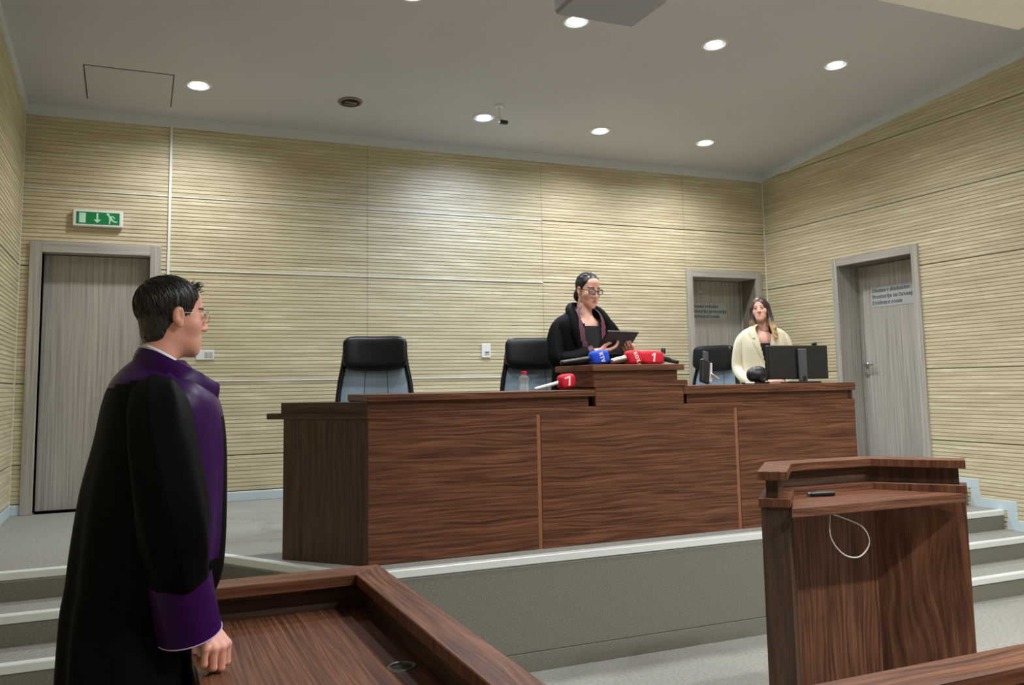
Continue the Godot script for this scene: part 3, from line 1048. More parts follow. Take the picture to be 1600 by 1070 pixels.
func build_lectern() -> void:
	var t := thing("lectern", "walnut lectern with angled three-sided top and a shelf", "lectern", Vector3.ZERO)
	# centre line of its three sides, left end to right end
	var o := [Vector2(2.372, -2.952), Vector2(2.672, -3.268), Vector2(3.240, -3.250), Vector2(3.525, -2.905)]
	var offs := func(w: float) -> Array:
		# the same line moved inwards by w
		var r := []
		for i in 4:
			var a := (o[maxi(i, 1)] as Vector2) - (o[maxi(i, 1) - 1] as Vector2)
			var b := (o[mini(i, 2) + 1] as Vector2) - (o[mini(i, 2)] as Vector2)
			var na := Vector2(-a.y, a.x).normalized()
			var nb := Vector2(-b.y, b.x).normalized()
			var m := na + nb
			m = m / m.dot(na)
			r.append((o[i] as Vector2) + m * w)
		return r
	var strip := func(called: String, w0: float, w1: float, y0: float, y1: float, mats: Array, trim := 0.0) -> void:
		var a: Array = offs.call(w0)
		var b: Array = offs.call(w1)
		if trim > 0.0:
			for r in [a, b]:
				r[0] = (r[0] as Vector2).move_toward(r[1], trim)
				r[3] = (r[3] as Vector2).move_toward(r[2], trim)
		for i in 3:
			part(prism(MB.new(), [a[i], a[i + 1], b[i + 1], b[i]], y0, y1, 0.002), called, mats[i], t)
	strip.call("top_cap", 0.0, 0.118, 1.103, 1.14, [M.wal_v2, M.wal_h2, M.wal_v2])
	strip.call("neck_board", 0.030, 0.078, 1.03, 1.103, [M.wal_shade_v, M.wal_shade_h, M.wal_shade_v], 0.03)
	strip.call("ledge_cap", 0.0, 0.126, 0.994, 1.03, [M.wal_v2, M.wal_h2, M.wal_v2])
	strip.call("side_board", 0.008, 0.030, 0.0, 0.994, [M.wal_shade_v, M.wal_v, M.wal_shade_v], 0.008)
	strip.call("side_board", 0.095, 0.117, 0.0, 0.994, [M.wal_shade_v, M.wal_v2, M.wal_v2], 0.008)
	# closing boards at both ends
	var a: Array = offs.call(0.03)
	var b: Array = offs.call(0.095)
	for e in [[0, 1], [3, 2]]:
		var dir := ((a[e[1]] as Vector2) - (a[e[0]] as Vector2)).normalized()
		var p: Vector2 = (a[e[0]] as Vector2) + dir * 0.008
		var q: Vector2 = (b[e[0]] as Vector2) + dir * 0.008
		part(prism(MB.new(), [p, q, q + dir * 0.018, p + dir * 0.018], 0.0, 0.994, 0.001), "end_board", M.wal_shade_v, t)
	# shelf
	var c: Array = offs.call(0.118)
	part(prism(MB.new(), [Vector2(2.445, -2.838), c[1], c[2], Vector2(3.40, -2.815)], 0.958, 0.998, 0.003), "shelf", M.wal_h, t)
	# black marker lying on it
	var mk := thing("marker_pen", "black marker pen lying on the lectern shelf", "pen", Vector3.ZERO)
	var p0 := Vector3(2.745, 1.010, -3.075)
	var p1 := Vector3(2.86, 1.010, -3.04)
	var dd := (p1 - p0).normalized()
	part(tube(MB.new(), [p0, p0 + dd * 0.012, p0 + dd * 0.013, p1], [0.0085, 0.009, 0.011, 0.011], 12), "barrel", M.black_plastic, mk)
	part(tube(MB.new(), [p0 - dd * 0.003, p0 + dd * 0.006], [0.008, 0.009], 12), "cap_ring", M.steel, mk)
	# the cable loop hanging under the shelf
	var cb := MB.new()
	var cv := Curve3D.new()
	var loop := [Vector3(2.701, 0.956, -2.90), Vector3(2.687, 0.858, -2.89), Vector3(2.747, 0.782, -2.885), Vector3(2.834, 0.764, -2.885), Vector3(2.893, 0.814, -2.885), Vector3(2.868, 0.882, -2.89), Vector3(2.776, 0.926, -2.90), Vector3(2.690, 0.957, -2.91)]
	for i in loop.size():
		var tg: Vector3 = (loop[mini(i + 1, loop.size() - 1)] - loop[maxi(i - 1, 0)]) * 0.17
		cv.add_point(loop[i], -tg, tg)
	var pts := []
	for i in 41:
		pts.append(cv.sample_baked(cv.get_baked_length() * i / 40.0, true))
	tube(cb, pts, [0.0032], 8)
	var co := part(cb, "cable", plain(196, 190, 180, 0.5), self)
	tag(co, "thin white cable hanging in a loop under the lectern shelf", "cable")

# ---------------------------------------------------------------- chairs
func make_chair(label: String, at: Vector3, yaw: float, sc: float) -> void:
	var t := thing("office_chair", label, "chair", at, "high-backed office chairs behind the bench")
	t.rotation.y = yaw
	t.scale = Vector3.ONE * sc
	var tilt := Basis(Vector3.RIGHT, -0.14)
	# back: shell, slate leather panel with two seams, padded head cushion
	var sh := MB.new()
	var prof := [[0.50, 0.235], [0.62, 0.262], [0.80, 0.265], [0.96, 0.245], [1.08, 0.222], [1.16, 0.212], [1.22, 0.200], [1.245, 0.17]]
	var rows := []
	for r in prof:
		var row := []
		for k in 17:
			var s := -1.0 + k / 8.0
			var zb: float = -0.205 - (r[0] - 0.5) * 0.15 + 0.05 * s * s
			row.append(Vector3(s * r[1], r[0], zb))
		rows.append(row)
	var front := func(mb: MB, lo: int, hi: int, dz: float, sx: float) -> void:
		var id := []
		for i in range(lo, hi + 1):
			var rr := []
			for k in 17:
				var p: Vector3 = rows[i][k]
				rr.append(mb.vert(Vector3(p.x * sx, p.y, p.z + dz * (1.0 - pow(absf(-1.0 + k / 8.0), 6.0)))))
			id.append(rr)
		for i in id.size() - 1:
			for k in 16:
				mb.quad(id[i][k], id[i + 1][k], id[i + 1][k + 1], id[i][k + 1])
	front.call(sh, 0, 7, -0.055, 1.0)
	# side edge of the shell
	var ed := MB.new()
	var pl := []
	for i in prof.size():
		pl.append(rows[i][0])
	for k in range(1, 16):
		pl.append(rows[7][k] + Vector3(0, 0.012 * (1.0 - pow(absf(-1.0 + k / 8.0), 2.0)), 0))
	for i in range(prof.size() - 1, -1, -1):
		pl.append(rows[i][16])
	tube(ed, pl, [0.020], 8)
	part(sh, "back_shell", M.leather, t)
	part(ed, "back_rim", M.leather, t)
	var pn := MB.new()
	front.call(pn, 0, 5, 0.035, 0.985)
	var bp := part(pn, "back_panel", M.leather_slate, t)
	bp.set_meta("label", "slate grey leather panel")
	for s in [-0.30, 0.36]:
		var sm := MB.new()
		var line := []
		for i in 6:
			var zb: float = -0.205 - (prof[i][0] - 0.5) * 0.15 + 0.05 * s * s + 0.036
			line.append(Vector3(s * prof[i][1], prof[i][0], zb))
		tube(sm, line, [0.0022], 6)
		part(sm, "seam", M.seam, bp)
	var hc := cushion(MB.new(), Vector3(0, 1.160, -0.258), Vector3(0.458, 0.245, 0.15), 0.40, tilt, 0.045, 40)
	part(hc, "head_cushion", M.leather, t)
	# seat and armrests
	part(cushion(MB.new(), Vector3(0, 0.475, 0.02), Vector3(0.52, 0.11, 0.52), 0.45, Basis.IDENTITY, 0.0, 28), "seat", M.leather, t)
	for s in [-1.0, 1.0]:
		var ar := MB.new()
		tube(ar, [Vector3(0.27 * s, 0.46, 0.10), Vector3(0.31 * s, 0.56, 0.16), Vector3(0.315 * s, 0.66, 0.12), Vector3(0.315 * s, 0.685, -0.02), Vector3(0.30 * s, 0.66, -0.16)], [0.018, 0.02, 0.026, 0.028, 0.02], 10)
		part(ar, "armrest", M.leather, t)
	part(lathe(MB.new(), Vector3.ZERO, [[0.028, 0.10], [0.028, 0.28], [0.020, 0.28], [0.020, 0.42]], 16), "gas_column", M.steel, t)
	for k in 5:
		var a := TAU * k / 5.0 + 0.3
		var d := Vector3(cos(a), 0, sin(a))
		part(tube(MB.new(), [Vector3(0, 0.13, 0), d * 0.15 + Vector3(0, 0.12, 0), d * 0.31 + Vector3(0, 0.075, 0)], [0.03, 0.026, 0.018], 8), "base_arm", M.black_plastic, t)
		part(ball(MB.new(), d * 0.31 + Vector3(0, 0.032, 0), Vector3(0.022, 0.032, 0.032), Basis(Vector3.UP, -a), 12), "caster", M.black_plastic, t)

func build_chairs() -> void:
	make_chair("empty high-backed office chair at the left end of the bench", Vector3(1.52, P, -5.90), deg_to_rad(-14), 1.0)
	make_chair("high-backed office chair directly behind the standing judge, partly hidden", Vector3(2.78, P, -5.98), deg_to_rad(-22), 1.0)
	make_chair("high-backed office chair in front of the technical room door", Vector3(4.86, P, -6.78), deg_to_rad(-72), 0.98)

# ---------------------------------------------------------------- things on the bench
func mic(label: String, cube: StandardMaterial3D, centre: Vector3, axis: Vector3, size: Vector3, body_len: float, body_r: float, body_mat: Material, text: String, tpos: float, tail := Vector3.ZERO, tsize := 0.042, spin := 0.0) -> void:
	# a reporter's microphone lying down: soft coloured windshield, printed mark, handle
	var t := thing("microphone", label, "microphone", centre, "reporters' microphones on the bench")
	var ax := axis.normalized()
	var up := Vector3.UP - ax * ax.y
	up = up.normalized()
	var sd := ax.cross(up)
	var B := Basis(ax, up, sd)
	t.basis = B
	part(cushion(MB.new(), Vector3.ZERO, size, 0.55, Basis.IDENTITY, 0.0, 28), "windshield", cube, t)
	var h := MB.new()
	var p0 := Vector3(-size.x * 0.40, 0, 0)
	var p1 := p0 + Vector3(-body_len, 0, 0)
	if tail != Vector3.ZERO:
		p1 = B.inverse() * (tail - centre)
	tube(h, [p0, p0.lerp(p1, 0.12), p0.lerp(p1, 0.9), p1], [body_r * 1.15, body_r, body_r * 0.85, body_r * 0.7], 14)
	part(h, "handle", body_mat, t)
	if text:
		var font := SystemFont.new()
		font.font_names = PackedStringArray(["Droid Sans"])
		font.font_weight = 700
		var tm := TextMesh.new()
		tm.text = text
		tm.font = font
		tm.font_size = 32
		tm.pixel_size = tsize / 32.0
		tm.depth = 0.006
		var o := inst(tm, "printed_mark", M.print_white, t)
		var fl := -1.0 if sd.z < 0.0 else 1.0
		o.position = Vector3(size.x * tpos, 0.0, (size.z * 0.5 - 0.003) * fl)
		o.basis = Basis(Vector3.UP, 0.0 if fl > 0.0 else PI) * Basis(Vector3.BACK, deg_to_rad(spin))

func build_desk_things() -> void:
	var ct := 1.624
	# four microphones on the raised centre, one on the left cap
	mic("blue news microphone with white letters, left on the raised centre", M.blue, Vector3(2.635, ct + 0.049, -4.74), Vector3(0.98, 0.12, 0.16), Vector3(0.125, 0.088, 0.088), 0.25, 0.017, M.black_plastic, "RTV", 0.05, Vector3(2.39, ct + 0.018, -4.78), 0.036, -78.0)
	mic("red news microphone with silver handle, white letters on its middle", M.red, Vector3(2.835, ct + 0.046, -4.665), Vector3(0.99, 0.08, 0.05), Vector3(0.105, 0.088, 0.088), 0.22, 0.020, M.steel, "KOX", 0.05, Vector3(2.675, ct + 0.022, -4.66), 0.034, -72.0)
	mic("largest red news microphone with a white figure one, right of centre", M.red, Vector3(2.985, ct + 0.045, -4.70), Vector3(-0.99, 0.02, -0.02), Vector3(0.175, 0.088, 0.085), 0.10, 0.018, M.black_plastic, "1", 0.0, Vector3(3.13, ct + 0.03, -4.70), 0.075, -8.0)
	mic("teal news microphone with black handle at the right end of the row", M.teal, Vector3(3.085, ct + 0.047, -4.79), Vector3(-0.97, 0.16, 0.0), Vector3(0.115, 0.075, 0.08), 0.16, 0.016, M.black_plastic, "tv", -0.1, Vector3(3.235, ct + 0.016, -4.76), 0.04)
	mic("red news microphone with white figure seven on the lower left cap", M.red, Vector3(2.385, 1.529, -4.70), Vector3(0.96, 0.14, 0.1), Vector3(0.105, 0.088, 0.085), 0.18, 0.011, M.alu, "7", 0.02, Vector3(2.185, 1.487, -4.72), 0.075, 12.0)
	var sh := MB.new()
	tube(sh, [Vector3(3.16, ct + 0.0, -4.82), Vector3(3.165, ct + 0.045, -4.82), Vector3(3.168, ct + 0.095, -4.82)], [0.012, 0.014, 0.015], 12)
	var vs := thing("gooseneck_microphone", "small upright black desk microphone behind the teal news microphone", "microphone", Vector3.ZERO)
	sh = MB.new()
	tube(sh, [Vector3(3.075, ct + 0.002, -4.93), Vector3(3.16, ct + 0.03, -4.92), Vector3(3.20, ct + 0.055, -4.90)], [0.006, 0.006, 0.007], 8)
	part(sh, "neck", M.black_plastic, vs)
	sh = MB.new()
	tube(sh, [Vector3(3.203, ct + 0.05, -4.90), Vector3(3.21, ct + 0.075, -4.90), Vector3(3.215, ct + 0.112, -4.90)], [0.012, 0.0155, 0.015], 12)
	part(sh, "head", M.black_plastic, vs)
	part(lathe(MB.new(), Vector3(3.06, ct, -4.93), [[0.03, 0.0], [0.03, 0.006], [0.0, 0.008]], 16), "foot", M.black_plastic, vs)
	# water bottle
	var b := thing("water_bottle", "small clear plastic water bottle with red cap on the bench", "bottle", Vector3(2.128, 1.476, -4.75))
	part(lathe(MB.new(), Vector3.ZERO, [[0.0, 0.001], [0.026, 0.0], [0.030, 0.006], [0.029, 0.03], [0.025, 0.042], [0.029, 0.054], [0.031, 0.066], [0.028, 0.080], [0.017, 0.092], [0.0135, 0.097], [0.0135, 0.101]], 26), "body", M.glass, b)
	part(lathe(MB.new(), Vector3.ZERO, [[0.0, 0.003], [0.0265, 0.003], [0.0265, 0.036], [0.0, 0.036]], 22), "water", M.glass, b)
	part(lathe(MB.new(), Vector3(0, 0.099, 0), [[0.0165, 0.0], [0.0165, 0.015], [0.014, 0.018], [0.0, 0.018]], 22), "cap", M.red, b)
	# monitor seen from behind
	var my := 1.49
	var m := thing("computer_monitor", "black flat monitor seen from behind on the bench's right end", "monitor", Vector3(4.25, my, -4.80))
	m.rotation.y = deg_to_rad(-4)
	part(box(MB.new(), Vector3(0, 0.145, 0.0), Vector3(0.50, 0.235, 0.032), 0.006), "housing", M.black_plastic, m)
	part(box(MB.new(), Vector3(0, 0.146, -0.0175), Vector3(0.485, 0.215, 0.002), 0.001), "screen", plain(12, 12, 14, 0.15), m)
	part(box(MB.new(), Vector3(0.02, 0.125, 0.03), Vector3(0.068, 0.225, 0.022), 0.006), "stand_neck", M.grey_plastic, m)
	part(box(MB.new(), Vector3(0.02, 0.006, 0.0), Vector3(0.22, 0.012, 0.17), 0.004), "stand_foot", M.black_plastic, m)
	part(lathe(MB.new(), Vector3(0.022, 0.035, 0.041), [[0.016, 0.0], [0.016, 0.0015], [0.0, 0.0015]], 16, Basis(Vector3.RIGHT, Vector3.BACK, Vector3.DOWN)), "cable_hole", M.black_plastic, m)
	var wc := thing("webcam", "small black webcam clipped on the top edge of the monitor", "webcam", Vector3(4.41, my + 0.2635, -4.80))
	part(box(MB.new(), Vector3(0, 0.010, 0.0), Vector3(0.034, 0.022, 0.03), 0.006), "body", M.black_plastic, wc)
	part(lathe(MB.new(), Vector3(0, 0.011, -0.015), [[0.009, 0.0], [0.009, 0.004], [0.0, 0.005]], 14, Basis(Vector3.RIGHT, Vector3.FORWARD, Vector3.UP)), "lens", plain(40, 44, 52, 0.1), wc)
	# round loudspeaker in front of the clerk
	var sp := thing("desk_speaker", "black dome-shaped desk loudspeaker left of the monitor", "speaker", Vector3(3.915, my, -4.82))
	part(ball(MB.new(), Vector3(0, 0.062, 0), Vector3(0.083, 0.061, 0.06), Basis.IDENTITY, 24), "dome", M.black_plastic, sp)
	part(lathe(MB.new(), Vector3(-0.004, 0.045, 0.057), [[0.030, 0.0], [0.030, 0.005], [0.022, 0.006], [0.016, 0.001], [0.0, 0.001]], 20, Basis(Vector3.RIGHT, Vector3.BACK, Vector3.DOWN)), "port", M.black_plastic, sp)
	part(box(MB.new(), Vector3(-0.02, 0.007, 0.0), Vector3(0.17, 0.014, 0.10), 0.005), "base_bar", M.black_plastic, sp)
	part(box(MB.new(), Vector3(-0.115, 0.008, 0.06), Vector3(0.05, 0.012, 0.04), 0.003), "white_tag", M.white, sp)
	# desk telephone on end, with its open display
	var ph := thing("desk_phone", "black desk telephone on a tilted stand before the third chair", "telephone", Vector3(3.50, my + 0.019, -4.84))
	ph.rotation.y = deg_to_rad(28)
	part(box(MB.new(), Vector3(-0.01, 0.07, 0.0), Vector3(0.105, 0.155, 0.028), 0.006, Basis(Vector3.FORWARD, 0.18)), "base", M.black_plastic, ph)
	part(box(MB.new(), Vector3(0.035, 0.168, -0.012), Vector3(0.062, 0.075, 0.016), 0.005, Basis(Vector3.FORWARD, 0.12)), "display", M.grey_plastic, ph)
	part(box(MB.new(), Vector3(0.078, 0.062, 0.0), Vector3(0.012, 0.13, 0.02), 0.003, Basis(Vector3.FORWARD, 0.10)), "support", M.alu, ph)
	part(box(MB.new(), Vector3(0.10, 0.035, 0.02), Vector3(0.11, 0.010, 0.02), 0.003, Basis(Vector3.FORWARD, 0.32)), "handset_rest", M.alu, ph)

# ---------------------------------------------------------------- signs, switches, ceiling things
func build_wall_things() -> void:
	# exit sign
	var s := thing("exit_sign", "green exit sign with running figure above the left door", "exit sign", Vector3(-0.309, 2.901, ZB + 0.012))
	part(box(MB.new(), Vector3(0, 0, 0.022), Vector3(0.366, 0.135, 0.044), 0.006), "housing", M.white, s)
	part(box(MB.new(), Vector3(0.0, 0.0, 0.0450), Vector3(0.315, 0.098, 0.003), 0.001), "green_field", M.sign_green, s)
	part(box(MB.new(), Vector3(-0.113, 0.0, 0.0472), Vector3(0.048, 0.080, 0.0016), 0.0), "door_symbol", M.sign_pale, s)
	var arrow := MB.new()
	box(arrow, Vector3(-0.006, 0.014, 0.0472), Vector3(0.013, 0.052, 0.0016), 0.0)
	arrow.ftri(Vector3(-0.034, -0.010, 0.048), Vector3(0.022, -0.010, 0.048), Vector3(-0.006, -0.038, 0.048), Vector3.BACK)
	part(arrow, "arrow_symbol", M.sign_pale, s)
	var man := MB.new()
	ball(man, Vector3(0.071, 0.033, 0.0472), Vector3(0.0105, 0.0105, 0.0012), Basis.IDENTITY, 14)
	for l in [[0.078, 0.022, 0.098, -0.004, 0.0075], [0.098, -0.004, 0.084, -0.020, 0.0055], [0.084, -0.020, 0.083, -0.043, 0.005], [0.099, -0.004, 0.116, -0.024, 0.0055], [0.116, -0.024, 0.140, -0.024, 0.005], [0.086, 0.016, 0.108, 0.018, 0.0042], [0.108, 0.018, 0.122, 0.002, 0.004], [0.088, 0.004, 0.078, -0.008, 0.004]]:
		tube(man, [Vector3(l[0], l[1], 0.0472), Vector3(l[2], l[3], 0.0472)], [l[4]], 8, 0.18, Vector3.BACK)
	part(man, "running_figure", M.sign_pale, s)
	# switches
	var w := thing("wall_socket", "white double wall socket beside the robed man's chin", "socket", Vector3(0.525, 1.806, ZB + 0.012))
	part(box(MB.new(), Vector3(0, 0, 0.006), Vector3(0.145, 0.082, 0.012), 0.003), "plate", M.white, w)
	for x in [0.0, 0.035]:
		part(box(MB.new(), Vector3(x + 0.01, 0, 0.0125), Vector3(0.03, 0.046, 0.004), 0.001), "insert", M.paper, w)
	var w2 := thing("wall_switch", "white wall switch on the slatted back wall behind the bench", "switch", Vector3(3.04, 1.838, ZB + 0.012))
	part(box(MB.new(), Vector3(0, 0, 0.007), Vector3(0.092, 0.132, 0.014), 0.003), "plate", M.white, w2)
	part(box(MB.new(), Vector3(0.008, -0.022, 0.015), Vector3(0.045, 0.036, 0.004), 0.001), "rocker", M.paper, w2)
	part(box(MB.new(), Vector3(0.008, -0.015, 0.0172), Vector3(0.034, 0.008, 0.002), 0.0005), "window_slot", M.ink, w2)
	# ceiling hatch
	var B := Basis(Vector3.RIGHT, -atan(SLOPE))
	var hz := -7.115
	var h := thing("ceiling_hatch", "square access hatch in the ceiling above the exit sign", "hatch", Vector3(-0.098, ceil_y(hz), hz))
	h.basis = B
	part(box(MB.new(), Vector3(0, -0.001, 0), Vector3(0.62, 0.003, 0.62), 0.0), "gap_frame", M.gap, h)
	part(box(MB.new(), Vector3(0.0, -0.004, 0.004), Vector3(0.604, 0.006, 0.606), 0.001), "cover", M.hatch, h)
	# small hanging sensor
	var sn := thing("ceiling_sensor", "small black camera hanging on a short stem from the ceiling", "camera", Vector3(2.803, ceil_y(-6.666), -6.666))
	part(lathe(MB.new(), Vector3.ZERO, [[0.0, -0.012], [0.035, -0.012], [0.04, 0.0]], 20), "rose", M.alu, sn)
	part(tube(MB.new(), [Vector3(0, -0.01, 0), Vector3(0, -0.10, 0)], [0.008], 10), "stem", M.alu, sn)
	part(tube(MB.new(), [Vector3(-0.045, -0.115, 0.0), Vector3(0.0, -0.10, 0), Vector3(0.03, -0.135, 0.02)], [0.006, 0.008, 0.006], 8), "bracket", M.alu, sn)
	part(box(MB.new(), Vector3(0.03, -0.15, 0.02), Vector3(0.075, 0.03, 0.045), 0.008), "body", M.black_plastic, sn)
	# projector hanging from the ceiling, seen from below
	var pj := thing("projector", "grey projector hanging from the ceiling at the top edge", "projector", Vector3(2.155, 3.40, -3.65))
	part(box(MB.new(), Vector3(0, 0.06, 0), Vector3(0.47, 0.12, 0.35), 0.012), "housing", M.pj, pj)
	part(box(MB.new(), Vector3(0, -0.002, 0), Vector3(0.45, 0.006, 0.33), 0.002), "bottom_plate", M.pj, pj)
	part(tube(MB.new(), [Vector3(0, 0.11, 0), Vector3(0, ceil_y(-3.65) - 3.40, 0)], [0.022], 12), "ceiling_pole", M.white, pj)
	part(lathe(MB.new(), Vector3(0.12, 0.06, -0.175), [[0.045, 0.0], [0.042, 0.02], [0.03, 0.022], [0.0, 0.012]], 20, Basis(Vector3.RIGHT, Vector3.FORWARD, Vector3.UP)), "lens", M.black_plastic, pj)

# ---------------------------------------------------------------- people
func head_prims() -> Array:
	var p := [
		ell(Vector3(0, 0.036, -0.012), Vector3(0.074, 0.084, 0.094), 0.02),
		ell(Vector3(0, -0.028, 0.026), Vector3(0.060, 0.084, 0.066), 0.03),
		ell(Vector3(0, -0.080, 0.050), Vector3(0.041, 0.035, 0.041), 0.03),
		ell(Vector3(0, -0.101, 0.073), Vector3(0.022, 0.018, 0.018), 0.02),
		cap(Vector3(-0.034, 0.029, 0.074), Vector3(0.034, 0.029, 0.074), 0.013, 0.013, 0.016),
		ell(Vector3(0, 0.062, 0.056), Vector3(0.050, 0.036, 0.030), 0.02),
		ell(Vector3(-0.041, -0.022, 0.052), Vector3(0.020, 0.019, 0.021), 0.03),
		ell(Vector3(0.041, -0.022, 0.052), Vector3(0.020, 0.019, 0.021), 0.03),
		cute(Vector3(-0.031, 0.008, 0.098), Vector3(0.018, 0.012, 0.018), 0.010),
		cute(Vector3(0.031, 0.008, 0.098), Vector3(0.018, 0.012, 0.018), 0.010),
		cap(Vector3(0, 0.020, 0.086), Vector3(0, -0.026, 0.108), 0.0085, 0.0125, 0.012),
		ell(Vector3(-0.012, -0.031, 0.096), Vector3(0.0095, 0.008, 0.011), 0.006),
		ell(Vector3(0.012, -0.031, 0.096), Vector3(0.0095, 0.008, 0.011), 0.006),
		cap(Vector3(-0.018, -0.060, 0.086), Vector3(0.018, -0.060, 0.086), 0.0065, 0.0065, 0.006),
		cap(Vector3(-0.015, -0.071, 0.085), Vector3(0.015, -0.071, 0.085), 0.0075, 0.0075, 0.006),
		cutc(Vector3(-0.022, -0.0655, 0.096), Vector3(0.022, -0.0655, 0.096), 0.0018, 0.0018, 0.003),
		ell(Vector3(-0.031, 0.009, 0.079), Vector3(0.0155, 0.0125, 0.013), 0.004),
		ell(Vector3(0.031, 0.009, 0.079), Vector3(0.0155, 0.0125, 0.013), 0.004),
		cap(Vector3(0, -0.07, -0.022), Vector3(0, -0.19, -0.040), 0.052, 0.055, 0.03)]
	for s in [-1.0, 1.0]:
		p.append(ell(Vector3(0.076 * s, 0.004, -0.008), Vector3(0.009, 0.029, 0.018), 0.005))
		p.append(ell(Vector3(0.074 * s, -0.022, -0.001), Vector3(0.008, 0.014, 0.011), 0.005))
		p.append(cute(Vector3(0.087 * s, 0.003, -0.004), Vector3(0.008, 0.018, 0.009), 0.004))
	return p

func hand_prims(w: Vector3, f: Vector3, s: Vector3, n: Vector3, curl: Array, sc := 1.0, thumb := 0.5) -> Array:
	f = f.normalized(); s = s.normalized(); n = n.normalized()
	var p := []
	p.append(cap(w - f * 0.035 * sc, w + f * 0.015 * sc, 0.026 * sc, 0.025 * sc, 0.02))
	var offs := [-0.033, -0.011, 0.011, 0.031]
	var reach := [0.078, 0.086, 0.089, 0.084]
	var lens := [[0.036, 0.022, 0.018], [0.043, 0.027, 0.021], [0.047, 0.030, 0.022], [0.042, 0.026, 0.021]]
	for i in 4:
		var k: Vector3 = w + (f * reach[i] + s * offs[i]) * sc
		p.append(cap(w + (f * 0.012 + s * offs[i] * 0.55) * sc, k, 0.0165 * sc, 0.0115 * sc, 0.012))
		var a := 0.0
		var q := k
		for j in 3:
			a += deg_to_rad(curl[j])
			var d := f * cos(a) + n * sin(a)
			var e: Vector3 = q + d * lens[i][j] * sc
			var r: float = [0.0105, 0.0096, 0.0088, 0.0078][j] * sc * (0.9 if i == 0 else 1.0)
			var r2: float = [0.0105, 0.0096, 0.0088, 0.0078][j + 1] * sc * (0.9 if i == 0 else 1.0)
			p.append(cap(q, e, r, r2, 0.0035))
			q = e
	var b := w + (f * 0.022 + s * 0.024 + n * 0.006) * sc
	var m := b + (f * 0.030 + s * 0.026 * (1.0 - thumb) + n * 0.030 * (0.3 + thumb)) * sc
	var t1 := m + (f * 0.030 - s * 0.016 * thumb + n * 0.012) * sc
	var t2 := t1 + (f * 0.022 - s * 0.022 * thumb + n * 0.002) * sc
	p.append(cap(b, m, 0.016 * sc, 0.0125 * sc, 0.012))
	p.append(cap(m, t1, 0.0125 * sc, 0.0105 * sc, 0.005))
	p.append(cap(t1, t2, 0.0105 * sc, 0.0085 * sc, 0.004))
	return p

# trunk, neck, arms and legs, feet on the ground; arms = [[shoulder, elbow, wrist], ...]
func body_prims(k: float, arms: Array, lean: Vector3, slim := 1.0) -> Array:
	var p := []
	for s in [-1.0, 1.0]:
		p.append(cap(Vector3(0.055 * s * slim, 0.93, 0) * k, Vector3(0.06 * s * slim, 1.12, 0) * k + lean * 0.5, 0.095 * k * slim, 0.085 * k * slim, 0.05))
		p.append(cap(Vector3(0.06 * s * slim, 1.12, 0) * k + lean * 0.5, Vector3(0.075 * s, 1.29, 0) * k + lean, 0.085 * k * slim, 0.085 * k, 0.05))
		p.append(cap(Vector3(0.085 * s * slim, 0.92, 0) * k, Vector3(0.09 * s * slim, 0.50, 0.015) * k, 0.085 * k * slim, 0.055 * k, 0.03))
		p.append(cap(Vector3(0.09 * s * slim, 0.50, 0.015) * k, Vector3(0.09 * s, 0.09, -0.01) * k, 0.054 * k, 0.036 * k, 0.02))
		p.append(cap(Vector3(0.09 * s, 0.05, -0.02) * k, Vector3(0.10 * s, 0.035, 0.14) * k, 0.040 * k, 0.030 * k, 0.02))
	for a in arms:
		p.append(cap(lean + Vector3(0, 1.33, -0.01) * k, a[0], 0.055 * k, 0.040 * k, 0.04))
		p.append(cap(a[0], a[1], 0.040 * k, 0.034 * k, 0.02))
		p.append(cap(a[1], a[2], 0.033 * k, 0.025 * k, 0.02))
	return p

